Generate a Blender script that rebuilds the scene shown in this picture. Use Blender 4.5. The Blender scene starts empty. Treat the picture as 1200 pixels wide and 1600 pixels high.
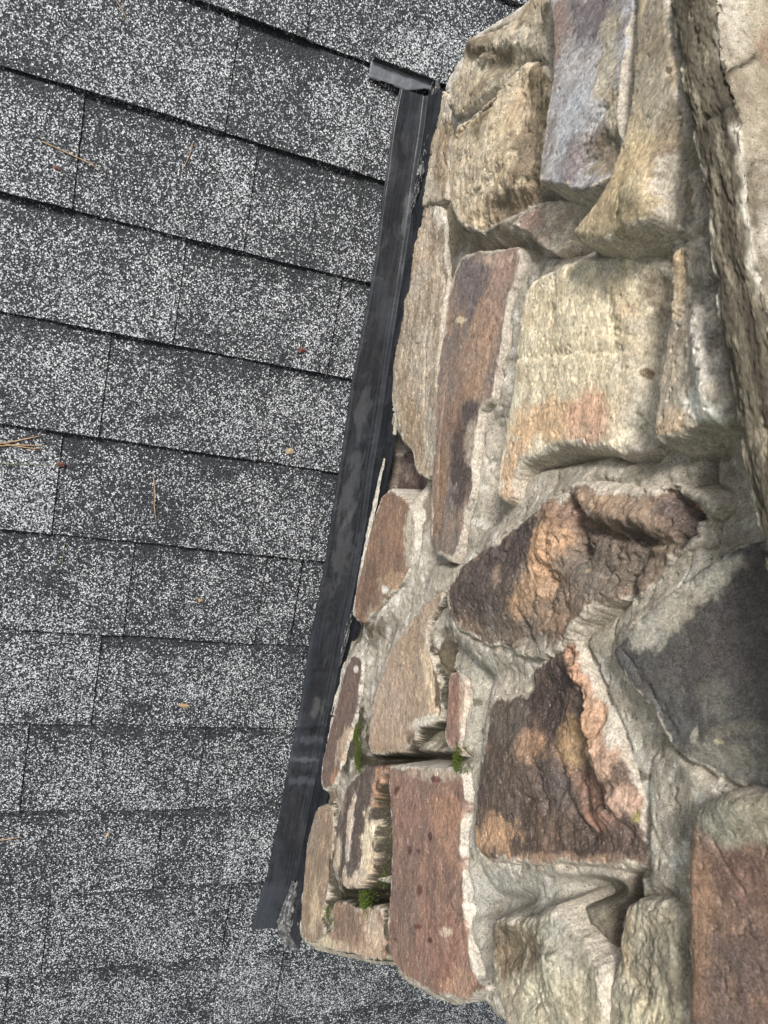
import bpy, math, random
import numpy as np
from mathutils import Matrix, Vector
random.seed(7)
rng = np.random.default_rng(11)

# ------------------------------------------------------------------ camera, sky, sun
PITCH = math.radians(37)              # roof pitch
FPX = 1075.0                          # focal length in photo pixels (1200 x 1600)
def unit(v): return v/np.linalg.norm(v)
D1 = unit(np.array([3000., 390., FPX]))             # into the wall, level
D2 = np.array([-1230., 6500., FPX]); D2 = unit(D2 - D1*np.dot(D1, D2))   # down the slope
NF = np.cross(D1, D2)                               # into the roof
CAM_H = 1.04                                        # camera height square to the roof
CP, SP = math.cos(PITCH), math.sin(PITCH)
BASE_Z = 4.6
def world(X, S, T):
    """roof coordinates (into wall, down slope, off the roof) -> world"""
    X = np.asarray(X, float); S = np.asarray(S, float); T = np.asarray(T, float)
    return np.stack([X + 0*S, -S*CP - T*SP + 0*X, -S*SP + T*CP + BASE_Z + 0*X], -1)
def wdir(a, s, t):
    return np.array([a, -s*CP - t*SP, -s*SP + t*CP])
def cam_axis(e):
    e = np.array(e, float)
    return wdir(e@D1, e@D2, -(e@NF))
scene = bpy.context.scene
cam_data = bpy.data.cameras.new('camera'); cam = bpy.data.objects.new('camera', cam_data)
scene.collection.objects.link(cam); scene.camera = cam
cx, cy, cz = cam_axis((1,0,0)), cam_axis((0,-1,0)), cam_axis((0,0,-1))
loc = world(0, 0, CAM_H)
cam.matrix_world = Matrix(((cx[0],cy[0],cz[0],loc[0]),(cx[1],cy[1],cz[1],loc[1]),(cx[2],cy[2],cz[2],loc[2]),(0,0,0,1)))
cam_data.sensor_fit = 'VERTICAL'; cam_data.sensor_height = 24.0
cam_data.lens = 24.0*FPX/1600.0
cam_data.dof.use_dof = True; cam_data.dof.focus_distance = 0.95; cam_data.dof.aperture_fstop = 13
cam_data.clip_start = 0.01; cam_data.clip_end = 500

SUN_TO = unit(wdir(-0.50, -0.62, 0.85))            # towards the sun
w = bpy.data.worlds.new('World'); scene.world = w; w.use_nodes = True
nt = w.node_tree; nt.nodes.clear()
bg = nt.nodes.new('ShaderNodeBackground'); sky = nt.nodes.new('ShaderNodeTexSky'); wo = nt.nodes.new('ShaderNodeOutputWorld')
sky.sky_type = 'NISHITA'; sky.sun_disc = False
sky.sun_elevation = math.asin(SUN_TO[2]); sky.sun_rotation = math.atan2(SUN_TO[0], SUN_TO[1])
sky.air_density = 1.0; sky.dust_density = 4.0; sky.ozone_density = 1.0
bg.inputs['Strength'].default_value = 0.085
hs = nt.nodes.new('ShaderNodeHueSaturation'); hs.inputs['Saturation'].default_value = 0.35
nt.links.new(sky.outputs[0], hs.inputs['Color']); nt.links.new(hs.outputs[0], bg.inputs[0]); nt.links.new(bg.outputs[0], wo.inputs[0])
sd_ = bpy.data.lights.new('sun', 'SUN'); sun = bpy.data.objects.new('sun', sd_); scene.collection.objects.link(sun)
sd_.energy = 2.7; sd_.angle = math.radians(12); sd_.color = (1.0, 0.95, 0.87)
sun.rotation_euler = Vector(SUN_TO).to_track_quat('Z', 'Y').to_euler(); sun.location = (0, 0, 12)
scene.view_settings.view_transform = 'Standard'; scene.view_settings.look = 'None'
scene.view_settings.gamma = 1; scene.view_settings.use_curve_mapping = False
scene.view_settings.exposure = 0.40

# ------------------------------------------------------------------ pixel <-> place
X0 = 0.357                                          # wall plane
def rays(px):
    px = np.atleast_2d(np.asarray(px, float))
    return np.stack([px[:,0]-600, px[:,1]-800, np.full(len(px), FPX)], -1)
def on_wall(px, h=0.0, X=None):
    """photo pixel -> (s, t) on the plane h metres proud of the wall"""
    r = rays(px); k = ((X0-h) if X is None else X)/(r@D1); p = r*k[:,None]
    return np.stack([p@D2, CAM_H - p@NF], -1)
def on_roof(px, t=0.0):
    """photo pixel -> (X, s) on the plane t above the roof"""
    r = rays(px); k = (CAM_H-t)/(r@NF); p = r*k[:,None]
    return np.stack([p@D1, p@D2], -1)
def depth_wall(px, h=0.0):
    r = rays(px); return (X0-h)/(r@D1)*FPX

# ------------------------------------------------------------------ noise
def _hash(ix, iy, seed):
    with np.errstate(over='ignore'):
        h = (ix.astype(np.int64)*374761393 + iy.astype(np.int64)*668265263 + seed*1442695041) & 0xffffffff
        h = ((h ^ (h >> 13))*1274126177) & 0xffffffff
        h = (h ^ (h >> 16))*2246822519 & 0xffffffff
        h = h ^ (h >> 15)
    return (h & 0xffff)/65535.0
def gnoise(x, y, seed=0):
    ix = np.floor(x); iy = np.floor(y); fx = x-ix; fy = y-iy
    u = fx*fx*fx*(fx*(fx*6-15)+10); v = fy*fy*fy*(fy*(fy*6-15)+10)
    def g(a, b):
        an = _hash(ix+a, iy+b, seed)*6.2831853
        return np.cos(an)*(fx-a) + np.sin(an)*(fy-b)
    return ((g(0,0)*(1-u)+g(1,0)*u)*(1-v) + (g(0,1)*(1-u)+g(1,1)*u)*v)*1.5
def fbm(x, y, seed=0, octv=4, gain=0.5):
    a = 1.0; s = 0; n = 0
    for o in range(octv):
        s = s + a*gnoise(x, y, seed+o*17); n += a; a *= gain; x = x*2.03+5.1; y = y*2.03+1.7
    return s/n
def ridged(x, y, seed=0, octv=4):
    a = 1.0; s = 0; n = 0
    for o in range(octv):
        s = s + a*(1-np.abs(gnoise(x, y, seed+o*13))*2); n += a; a *= 0.5; x = x*2.1+3; y = y*2.1+7
    return s/n
def sstep(a, b, x):
    t = np.clip((x-a)/(b-a), 0, 1); return t*t*(3-2*t)

def seg_dist(P, A, B):
    ab = B-A; l2 = max((ab*ab).sum(), 1e-12)
    t = np.clip(((P-A)@ab)/l2, 0, 1)
    d = P - A - t[:,None]*ab
    return np.sqrt((d*d).sum(1))
def poly_dist(P, pts):
    d = np.full(len(P), 9.0)
    for a, b in zip(pts[:-1], pts[1:]): d = np.minimum(d, seg_dist(P, a, b))
    return d
def signed(P, poly):
    q = np.vstack([poly, poly[:1]]); d = poly_dist(P, q); ins = np.zeros(len(P), bool)
    for a, b in zip(q[:-1], q[1:]):
        c = (a[1] > P[:,1]) != (b[1] > P[:,1])
        dy = b[1]-a[1]
        if abs(dy) > 1e-12:
            ins ^= c & (P[:,0] < (b[0]-a[0])*(P[:,1]-a[1])/dy + a[0])
    return np.where(ins, d, -d)
def smooth_poly(p, sub=3, k=0.5):
    """Catmull-Rom through the corners of a closed outline"""
    n = len(p); out = []
    for i in range(n):
        a, b, c, d = p[(i-1)%n], p[i], p[(i+1)%n], p[(i+2)%n]
        for j in range(sub):
            t = j/sub
            out.append(b + k*(t*(c-a)) + (t*t)*(3*(c-b)-k*(2*(c-a)+(d-b))) + t**3*(2*(b-c)+k*((c-a)+(d-b))))
    return np.array(out)

# ------------------------------------------------------------------ objects
def link(o, parent=None):
    scene.collection.objects.link(o)
    if parent is not None: o.parent = parent
    return o
def empty(name, label, cat, group=None, at=None):
    o = bpy.data.objects.new(name, None); link(o); o.empty_display_size = 0.05
    o['label'] = label; o['category'] = cat
    if group: o['group'] = group
    return o
def tag(o, label=None, cat=None, group=None, kind=None):
    if label: o['label'] = label
    if cat: o['category'] = cat
    if group: o['group'] = group
    if kind: o['kind'] = kind
    return o
def mesh_obj(name, V, F, mat, parent=None, col=None, gv=None, smooth=True, extra=None):
    V = np.asarray(V, np.float32); F = np.asarray(F, np.int32)
    me = bpy.data.meshes.new(name); nF = len(F); k = F.shape[1]
    me.vertices.add(len(V)); me.vertices.foreach_set('co', V.ravel())
    me.loops.add(nF*k); me.loops.foreach_set('vertex_index', F.ravel())
    me.polygons.add(nF)
    me.polygons.foreach_set('loop_start', np.arange(0, nF*k, k, dtype=np.int32))
    me.polygons.foreach_set('use_smooth', np.full(nF, smooth))
    me.update(calc_edges=True); me.validate()
    if col is not None:
        c = np.ones((len(V), 4), np.float32); c[:,:3] = col
        a = me.attributes.new('Col', 'FLOAT_COLOR', 'POINT'); a.data.foreach_set('color', c.ravel())
    if gv is not None:
        g = np.zeros((len(V), 3), np.float32); g[:,:gv.shape[1]] = gv
        a = me.attributes.new('gv', 'FLOAT_VECTOR', 'POINT'); a.data.foreach_set('vector', g.ravel())
    if extra is not None:
        a = me.attributes.new('mixv', 'FLOAT', 'POINT'); a.data.foreach_set('value', np.asarray(extra, np.float32))
    me.materials.append(mat)
    o = bpy.data.objects.new(name, me); link(o, parent)
    return o
def grid_faces(nu, nv, keep=None):
    i = np.arange(nu-1)[:,None]*nv + np.arange(nv-1)[None]
    F = np.stack([i, i+1, i+nv+1, i+nv], -1).reshape(-1, 4)
    if keep is None: return F, None
    k = keep.ravel(); F = F[k[F].all(1)]
    used = np.unique(F); m = np.full(nu*nv, -1); m[used] = np.arange(len(used))
    return m[F], used

# ------------------------------------------------------------------ materials
def newmat(name):
    m = bpy.data.materials.new(name); m.use_nodes = True
    n = m.node_tree; b = n.nodes['Principled BSDF']
    return m, n, b
def nd(n, t, **kw):
    o = n.nodes.new(t)
    for k, v in kw.items():
        if k in o.inputs: o.inputs[k].default_value = v
        else: setattr(o, k, v)
    return o
def ramp(n, src, stops):
    r = n.nodes.new('ShaderNodeValToRGB'); e = r.color_ramp.elements
    while len(e) < len(stops): e.new(0.5)
    for i, (p, c) in enumerate(stops):
        e[i].position = p; e[i].color = (c, c, c, 1) if isinstance(c, (int, float)) else (*c, 1)
    n.links.new(src, r.inputs[0]); return r.outputs[0]
def mixc(n, fac, a, b, mode='MIX'):
    m = n.nodes.new('ShaderNodeMix'); m.data_type = 'RGBA'; m.blend_type = mode
    for s, v in ((m.inputs[0], fac), (m.inputs[6], a), (m.inputs[7], b)):
        if isinstance(v, bpy.types.NodeSocket): n.links.new(v, s)
        elif isinstance(v, (int, float)): s.default_value = v
        else: s.default_value = (*v, 1)
    return m.outputs[2]
def attr(n, name, out='Vector'):
    a = n.nodes.new('ShaderNodeAttribute'); a.attribute_name = name; return a.outputs[out]
def noise(n, vec, scale, detail=3, rough=0.6, dist=0.0):
    t = nd(n, 'ShaderNodeTexNoise', Scale=scale, Detail=detail, Roughness=rough, Distortion=dist)
    n.links.new(vec, t.inputs['Vector']); return t.outputs[0]
def mapping(n, vec, scale):
    m = n.nodes.new('ShaderNodeMapping'); m.inputs['Scale'].default_value = scale
    n.links.new(vec, m.inputs[0]); return m.outputs[0]
def bump(n, b, layers):
    prev = None
    for h, st, di in layers:
        k = nd(n, 'ShaderNodeBump', Strength=st, Distance=di); n.links.new(h, k.inputs['Height'])
        if prev is not None: n.links.new(prev, k.inputs['Normal'])
        prev = k.outputs[0]
    n.links.new(prev, b.inputs['Normal'])

def stone_material():
    m, n, b = newmat('weathered stone')
    gv = attr(n, 'gv'); col = attr(n, 'Col', 'Color')
    st = noise(n, mapping(n, gv, (0.5, 1, 1)), 680, 3, 0.65)         # fibres along the grain
    st2 = noise(n, mapping(n, gv, (0.75, 1, 1)), 150, 9, 0.78, 0.8)
    sp = noise(n, gv, 900, 2, 0.7)
    k1 = ramp(n, st, [(0.3, 0.5), (0.5, 1.0), (0.7, 1.65)])
    c = mixc(n, 0.75, col, k1, 'MULTIPLY')
    k2 = ramp(n, st2, [(0.36, 0.55), (0.5, 1.0), (0.64, 1.35)])
    c = mixc(n, 0.8, c, k2, 'MULTIPLY')
    f = ramp(n, sp, [(0.60, 0.0), (0.70, 0.6)])
    c = mixc(n, f, c, (0.62, 0.56, 0.46))                             # pale grains
    f2 = ramp(n, noise(n, gv, 420, 2, 0.5), [(0.66, 0.0), (0.72, 0.7)])
    c = mixc(n, f2, c, (0.05, 0.04, 0.035))                           # dark pits
    n.links.new(c, b.inputs['Base Color']); b.inputs['Roughness'].default_value = 0.68
    b.inputs['Specular IOR Level'].default_value = 0.35
    bump(n, b, [(st2, 0.35, 0.0013), (st, 0.5, 0.0008), (sp, 0.7, 0.0006)])
    return m
def mortar_material(name='sandy mortar'):
    m, n, b = newmat(name)
    gv = attr(n, 'gv'); col = attr(n, 'Col', 'Color')
    a = noise(n, gv, 1100, 2, 0.7); d = noise(n, gv, 220, 8, 0.75); e = noise(n, gv, 60, 5, 0.65, 0.5)
    c = mixc(n, 0.9, col, ramp(n, a, [(0.34, 0.55), (0.5, 1.0), (0.66, 1.5)]), 'MULTIPLY')
    c = mixc(n, 0.85, c, ramp(n, d, [(0.35, 0.6), (0.5, 1.0), (0.66, 1.25)]), 'MULTIPLY')
    c = mixc(n, 0.6, c, ramp(n, e, [(0.35, 0.72), (0.5, 1.0), (0.65, 1.15)]), 'MULTIPLY')
    f = ramp(n, noise(n, gv, 330, 1, 0.5), [(0.69, 0.0), (0.73, 0.75)])
    c = mixc(n, f, c, (0.07, 0.06, 0.05))
    n.links.new(c, b.inputs['Base Color']); b.inputs['Roughness'].default_value = 0.8
    b.inputs['Specular IOR Level'].default_value = 0.3
    bump(n, b, [(e, 0.35, 0.003), (d, 0.5, 0.0015), (a, 0.8, 0.0008)])
    return m
def shingle_material():
    m, n, b = newmat('granule shingle')
    gv = attr(n, 'gv'); mx = attr(n, 'mixv', 'Fac')
    v = nd(n, 'ShaderNodeTexVoronoi', Scale=640.0, Randomness=1.0); n.links.new(gv, v.inputs['Vector'])
    sep = n.nodes.new('ShaderNodeSeparateColor'); n.links.new(v.outputs['Color'], sep.inputs[0])
    big = noise(n, gv, 26, 4, 0.65); mid = noise(n, gv, 150, 3, 0.6)
    def mth(op, a, b2):
        k = n.nodes.new('ShaderNodeMath'); k.operation = op
        for s, q in zip(k.inputs, (a, b2)):
            if isinstance(q, (int, float)): s.default_value = q
            else: n.links.new(q, s)
        return k.outputs[0]
    thr = mth('ADD', mth('MULTIPLY', mth('SUBTRACT', big, 0.5), 0.6), mx)
    thr = mth('ADD', mth('MULTIPLY', mth('SUBTRACT', noise(n, gv, 9, 3, 0.6), 0.5), 0.55), thr)
    thr = mth('ADD', thr, mth('MULTIPLY', mth('SUBTRACT', mid, 0.5), 0.75))
    g = mth('SUBTRACT', thr, sep.outputs[0])                         # > 0 : a pale granule
    f = ramp(n, g, [(0.0, 0.0), (0.05, 1.0)])
    dark = ramp(n, sep.outputs[1], [(0.0, (0.006, 0.0075, 0.011)), (0.6, (0.018, 0.022, 0.029)), (1.0, (0.07, 0.075, 0.08))])
    pale = ramp(n, sep.outputs[2], [(0.0, (0.14, 0.155, 0.18)), (0.5, (0.37, 0.40, 0.44)), (1.0, (0.78, 0.80, 0.82))])
    c = mixc(n, f, dark, pale)
    n.links.new(c, b.inputs['Base Color']); b.inputs['Roughness'].default_value = 0.62
    b.inputs['Specular IOR Level'].default_value = 0.4
    bump(n, b, [(v.outputs['Distance'], -0.9 if False else 0.8, 0.0010), (mid, 0.4, 0.0015)])
    return m
def metal_material():
    m, n, b = newmat('dark painted metal')
    gv = attr(n, 'gv'); col = attr(n, 'Col', 'Color')
    st = noise(n, mapping(n, gv, (0.05, 1, 1)), 260, 4, 0.7)
    cl = noise(n, gv, 28, 5, 0.7, 1.0); sp = noise(n, gv, 520, 2, 0.6)
    c = mixc(n, ramp(n, st, [(0.45, 0.0), (0.75, 0.35)]), col, (0.075, 0.08, 0.085))
    c = mixc(n, ramp(n, cl, [(0.5, 0.0), (0.7, 0.4)]), c, (0.07, 0.075, 0.085))
    c = mixc(n, ramp(n, sp, [(0.72, 0.0), (0.76, 0.6)]), c, (0.34, 0.35, 0.35))
    n.links.new(c, b.inputs['Base Color'])
    n.links.new(ramp(n, cl, [(0.35, 0.22), (0.65, 0.42)]), b.inputs['Roughness'])
    b.inputs['Specular IOR Level'].default_value = 0.5
    bump(n, b, [(cl, 0.25, 0.002), (st, 0.15, 0.0005)])
    return m
def plain_material(name, c, c2, rough=0.7, scale=300):
    m, n, b = newmat(name)
    tc = n.nodes.new('ShaderNodeTexCoord').outputs['Object']
    f = noise(n, tc, scale, 3, 0.6)
    n.links.new(mixc(n, ramp(n, f, [(0.35, 0.0), (0.65, 1.0)]), c, c2), b.inputs['Base Color'])
    b.inputs['Roughness'].default_value = rough
    return m
M_STONE = stone_material(); M_MORTAR = mortar_material(); M_SHINGLE = shingle_material(); M_METAL = metal_material()
M_CAP = mortar_material('weathered cap stone')
M_MOSS = plain_material('moss green', (0.03, 0.055, 0.008), (0.13, 0.18, 0.02), 0.8, 500)
M_NEEDLE = plain_material('dry needle', (0.28, 0.18, 0.10), (0.45, 0.32, 0.19), 0.6, 200)
M_GREEN = plain_material('green blade', (0.10, 0.16, 0.07), (0.2, 0.26, 0.12), 0.6, 200)
M_CHIP = plain_material('leaf scrap', (0.30, 0.22, 0.13), (0.52, 0.44, 0.31), 0.8, 400)
M_RED = plain_material('red brown scrap', (0.10, 0.035, 0.03), (0.20, 0.08, 0.06), 0.7, 400)
M_SEAL = plain_material('old sealant', (0.36, 0.36, 0.33), (0.5, 0.48, 0.42), 0.55, 120)
M_GRASS = plain_material('lawn', (0.04, 0.07, 0.02), (0.07, 0.10, 0.035), 0.9, 3)

# ------------------------------------------------------------------ the ground far below
R = 150
g = mesh_obj('ground', [(-R,-R,0),(R,-R,0),(R,R,0),(-R,R,0)], [(0,1,2,3)], M_GRASS, smooth=False); tag(g, kind='structure')

# ------------------------------------------------------------------ shingle roof
EXPO = 0.1440
roof = empty('shingle_roof', 'grey and black granule shingle roof below the stone chimney', 'roof')
# course line s (at wall) from the photo's line at pixel (0,105) and spacing
S_B = on_roof([(250, 180)])[0,1]
def course_line(k): return S_B + k*EXPO
th_base, th_tooth = 0.0030, 0.0034
ncourse = 0
for k in range(-9, 15):
    s_low = course_line(k); s_hi = s_low - EXPO - 0.02
    lr = random.Random(k*31+5)
    xs = -1.75 + lr.uniform(0, 0.3)
    while xs < 1.4:
        wdt = 0.985; x0, x1 = xs, xs+wdt-0.0025
        # teeth
        teeth = []; x = x0
        up = lr.random() < 0.5
        while x < x1:
            wd = lr.choice([0.085, 0.11, 0.14, 0.17, 0.20])
            teeth.append((x, min(x+wd, x1), up, lr.uniform(-0.07, 0.05))); x += wd; up = not up
        if len(teeth) > 1 and teeth[-1][1]-teeth[-1][0] < 0.03:
            a = teeth.pop(); t = teeth[-1]; teeth[-1] = (t[0], a[1], t[2], t[3])
        V = []; F = []; MV = []
        ss = np.concatenate([np.linspace(s_hi, s_low-0.02, 12), np.linspace(s_low-0.016, s_low, 5)])
        for (a, b_, up, mixo) in teeth:
            nx = max(2, int((b_-a)/0.006)); xx = np.linspace(a, b_, nx+1)
            GX, GS = np.meshgrid(xx, ss, indexing='ij')
            frac = (GS - s_hi)/(s_low - s_hi)
            warp = 0.0016*fbm(GX*9, GS*0+k*3.3, 3) + 0.0007*fbm(GX*60, GS*0+k, 5)
            S2 = GS + warp*np.where(frac > 0.9, 1, 0.4)
            hump = 0.0022*np.clip(fbm(GX*5+k*3.1, GS*5, 9), -0.3, 1)*frac
            T = 0.0008 + 0.0085*frac + (th_tooth if up else 0.0)*sstep(0.0, 0.25, frac) + hump
            base = len(V)
            W = world(GX, S2, T).reshape(-1, 3); V.extend(W.tolist())
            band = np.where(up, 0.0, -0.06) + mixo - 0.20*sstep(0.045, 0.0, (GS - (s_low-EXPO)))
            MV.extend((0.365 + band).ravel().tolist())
            nv = len(ss)
            f, _ = grid_faces(nx+1, nv); F.extend((f+base).tolist())
            # butt edge down to the course below, and side edges of the tooth
            e0 = len(V); lowi = [i*nv+nv-1 for i in range(nx+1)]
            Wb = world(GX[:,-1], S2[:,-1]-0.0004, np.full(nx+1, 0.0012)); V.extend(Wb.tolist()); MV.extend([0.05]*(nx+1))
            for i in range(nx): F.append([base+lowi[i], e0+i, e0+i+1, base+lowi[i+1]])
            for col_i in (0, nx):
                e1 = len(V); Wb = world(GX[col_i], S2[col_i], np.maximum(T[col_i]-th_tooth*1.5, 0.0)); V.extend(Wb.tolist()); MV.extend([0.32]*nv)
                for j in range(nv-1):
                    q = [base+col_i*nv+j, base+col_i*nv+j+1, e1+j+1, e1+j]
                    F.append(q)
        V = np.array(V)
        # invert world for texture coords
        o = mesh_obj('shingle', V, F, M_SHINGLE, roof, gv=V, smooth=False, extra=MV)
        xs += wdt
# deck under the shingles
dk = world(np.array([-1.8, 1.8, 1.8, -1.8]), np.array([-1.6, -1.6, 2.3, 2.3]), np.array([-0.004]*4))
dk2 = world(np.array([-1.8, 1.8, 1.8, -1.8]), np.array([-1.6, -1.6, 2.3, 2.3]), np.array([-0.024]*4))
M_DECK = plain_material('roof decking', (0.06, 0.05, 0.04), (0.09, 0.08, 0.06), 0.9, 20)
mesh_obj('roof_deck', np.vstack([dk, dk2]), [(0,1,2,3),(7,6,5,4),(0,4,5,1),(1,5,6,2),(2,6,7,3),(3,7,4,0)], M_DECK, roof, smooth=False)

# ------------------------------------------------------------------ colour tools
def lin(r, g, b):
    c = np.array([r, g, b])/255.0
    return np.where(c <= 0.04045, c/12.92, ((c+0.055)/1.055)**2.4)
def C(r, g, b):
    c = lin(r, g, b); y = c@np.array([.3, .59, .11]); return (y + (c-y)*0.66)*1.36*np.array([1.0, 0.985, 0.985])
MORT = C(171, 161, 142); MORTD = C(114, 109, 95); MORTW = C(204, 201, 190); MOSSD = C(48, 43, 26)
TAN = C(196, 170, 128)

def patch(P, col, px, h, rx, ry, ang, c, strength=1.0, soft=0.25, nz=0.55, seed=0, fr=45):
    """a noise-edged blot of colour; centre and radii in photo pixels, laid on the plane h"""
    cen = on_wall([px], h)[0]
    e1 = on_wall([(px[0]+rx*math.cos(ang), px[1]+rx*math.sin(ang))], h)[0]-cen
    e2 = on_wall([(px[0]-ry*math.sin(ang), px[1]+ry*math.cos(ang))], h)[0]-cen
    A = np.linalg.inv(np.stack([e1, e2], 1)); q = (P-cen)@A.T
    d = np.sqrt((q*q).sum(1)); near = d < 2.2
    m = np.zeros(len(P))
    if near.any():
        nn = fbm(P[near,0]*fr, P[near,1]*fr, seed+71, 5, 0.62)
        m[near] = sstep(1+soft, 1-soft, d[near] + nz*nn*1.6)*strength
    return col*(1-m[:,None]) + c*m[:,None]

# ------------------------------------------------------------------ the stones
EXTRA = {}
STONES = []
def stone(label, h, poly, c0, c1, patches=(), grooves=(), lumps=(), grain=90, smear=0.010, e=0.009, r=0.007,
          rough=1.0, tilt=(0, 0), streak=1.0, iso=1.0, side=None, deep=False, smearc=None):
    STONES.append(dict(label=label, h=h, poly=poly, c0=c0, c1=c1, patches=patches, grooves=grooves, lumps=lumps,
                       grain=grain, smear=smear, e=e, r=r, rough=rough, tilt=tilt, streak=streak, iso=iso, side=side, deep=deep,
                       smearc=MORT if smearc is None else smearc))
PIT_SHADE = C(92, 78, 66)  # shade of the deep hollow, cleft and gap, painted into the mortar colour
stone('lumpy tan mortar-smeared stone at the upper tip above the flashing', 0.055,
  [(722,78),(745,54),(785,40),(822,10),(850,-40),(862,-20),(856,60),(852,100),(828,86),(800,104),(778,138),(745,165),(712,182),(698,168),(705,140),(718,112)],
  C(176,160,128), C(140,124,96), grain=120, r=0.012, rough=2.0, smear=0.004, iso=2.5,
  patches=[(760,85,38,26,40,C(104,92,70),.75),(800,60,30,18,0,C(192,180,152),.7),(838,50,12,40,0,C(150,140,116),.8),(730,100,18,16,0,C(196,184,156),.8)],
  grooves=[([(735,95),(760,80),(790,88)],.006,.004),([(842,20),(846,60)],.004,.003)],
  lumps=[(748,72,22,16,30,.008),(775,100,20,12,-20,-.008),(812,62,24,20,0,.006)])
stone('tall tan stone with a brown mossy right facet beside the blue-grey stone', 0.060,
  [(702,232),(716,196),(740,178),(772,148),(797,108),(826,90),(850,108),(850,180),(843,250),(836,292),(800,326),(742,360),(716,352),(706,330),(700,290)],
  C(190,170,132), C(158,138,104), grain=105, r=0.010, rough=1.5, smear=0.004, e=.012, iso=1.5,
  patches=[(832,170,22,100,3,C(106,92,62),.9),(752,190,12,34,12,C(104,90,58),.85),(790,320,60,28,-35,C(122,102,72),.85),(815,240,20,50,0,C(96,78,54),.7),(740,270,26,60,10,C(198,182,150),.5)],
  grooves=[([(712,215),(735,190),(770,160),(800,110)],.008,.004),([(806,120),(806,200),(798,250),(760,285),(722,330)],.004,.006)],
  lumps=[(825,190,24,100,0,-.012),(790,330,70,26,-35,-.018),(750,230,40,60,10,.006)])
stone('narrow whitish knob of stone against the crumpled top of the flashing', 0.028,
  [(690,142),(704,150),(714,178),(704,210),(698,262),(697,312),(672,318),(654,322),(656,292),(668,246),(678,204),(684,165)],
  C(176,160,132), C(142,126,100), grain=100, r=0.008, rough=1.6, smear=0.003,
  patches=[(700,168,12,20,0,C(200,188,164),.7),(690,240,10,50,8,C(134,114,82),.8),(668,290,10,30,8,C(192,178,152),.6)],
  grooves=[([(694,210),(690,240),(698,270)],.004,.003)])
stone('long pale grey-tan weathered stone running down beside the flashing', 0.024,
  [(645,332),(660,318),(690,322),(694,350),(694,400),(699,440),(692,500),(684,560),(683,640),(680,700),(678,742),(662,748),(647,735),(642,708),(628,690),(620,660),(613,620),(612,585),(617,545),(622,500),(628,440),(636,385)],
  C(172,156,130), C(140,120,94), grain=97, r=0.007, rough=1.5, smear=0.003, streak=1.6,
  patches=[(640,650,14,60,-8,C(146,120,88),.7),(672,690,8,55,0,C(158,148,128),.9),(688,330,10,24,0,C(212,206,190),.8),(660,560,20,60,5,C(176,164,142),.5),(655,400,18,50,5,C(186,166,140),.5)],
  grooves=[([(629,540),(624,570),(616,590)],.004,.002),([(668,480),(664,560),(660,640)],.003,.003),([(690,430),(694,450),(688,470)],.004,.003)])
stone('blue-grey and purple streaked slab-like stone near the top edge', 0.075,
  [(853,-60),(860,10),(864,60),(864,120),(856,170),(848,220),(843,262),(843,283),(862,287),(880,291),(905,298),(928,286),(948,262),(962,212),(966,172),(972,120),(982,50),(988,-60)],
  C(134,128,128), C(162,162,166), grain=125, r=0.004, rough=.7, smear=0.002, e=.020, streak=1.5,
  patches=[(872,40,16,46,10,C(140,110,94),.8),(930,30,44,40,30,C(104,92,98),.8),(905,150,22,90,28,C(174,175,180),.7),(950,90,14,80,8,C(160,148,120),.85),(935,235,26,30,25,C(118,104,80),.95),(890,260,18,30,25,C(128,112,118),.7),(955,170,12,30,8,C(168,154,122),.9),(885,215,10,60,30,C(182,185,190),.6)],
  grooves=[([(958,150),(930,185),(915,215),(908,240)],.006,.004),([(940,210),(925,240),(905,262)],.004,.003),([(908,70),(902,82)],.002,.0012)],
  lumps=[(940,245,22,40,25,-.010),(918,170,10,60,30,.004)])
stone('smooth tan and ochre wedge-shaped stone pointing down to the left', 0.080,
  [(992,-60),(990,20),(984,110),(974,185),(960,240),(942,292),(912,334),(889,364),(905,376),(940,379),(975,366),(1003,350),(1018,332),(1018,296),(1030,262),(1046,226),(1062,196),(1064,150),(1056,80),(1047,0),(1040,-60)],
  C(176,156,114), C(160,142,106), grain=112, r=0.010, rough=.7, smear=0.003, e=.022,
  patches=[(1020,60,34,70,0,C(132,120,100),.85),(1015,150,30,50,10,C(160,148,124),.8),(985,270,24,70,25,C(188,164,112),.8),(975,335,60,22,-20,C(150,130,86),.7),(1045,210,14,60,12,C(110,96,74),.75),(980,372,40,10,-15,C(92,78,56),.8)],
  grooves=[([(984,120),(974,185),(962,236)],.004,.003),([(1046,110),(1040,112)],.003,.0015)],
  lumps=[(1000,300,30,60,20,.006),(1060,220,12,60,10,-.008)])
stone('small mauve and cream stone tucked under the two upper stones', 0.045,
  [(800,352),(812,338),(832,320),(860,314),(905,314),(906,332),(892,356),(886,384),(870,394),(852,390),(838,376),(826,364)],
  C(168,142,124), C(190,176,152), grain=140, r=0.004, rough=1.2, smear=0.002, e=.014,
  patches=[(825,345,20,12,-20,C(160,124,108),.8),(880,370,18,24,20,C(196,180,148),.8)],
  grooves=[([(850,325),(846,350),(858,380)],.003,.003)])
stone('rough grey-brown stone wedged between the ochre wedge and the cap', 0.060,
  [(1022,292),(1034,262),(1050,240),(1066,212),(1082,250),(1096,310),(1100,352),(1072,372),(1046,368),(1028,338)],
  C(138,124,104), C(112,100,86), grain=110, r=0.010, rough=1.6, smear=0.006,
  patches=[(1045,290,14,20,0,C(120,104,106),.6),(1080,340,16,24,0,C(126,116,100),.8)],
  grooves=[([(1040,280),(1060,262),(1066,230)],.005,.003),([(1036,330),(1060,330),(1078,300)],.003,.003)])
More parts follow.
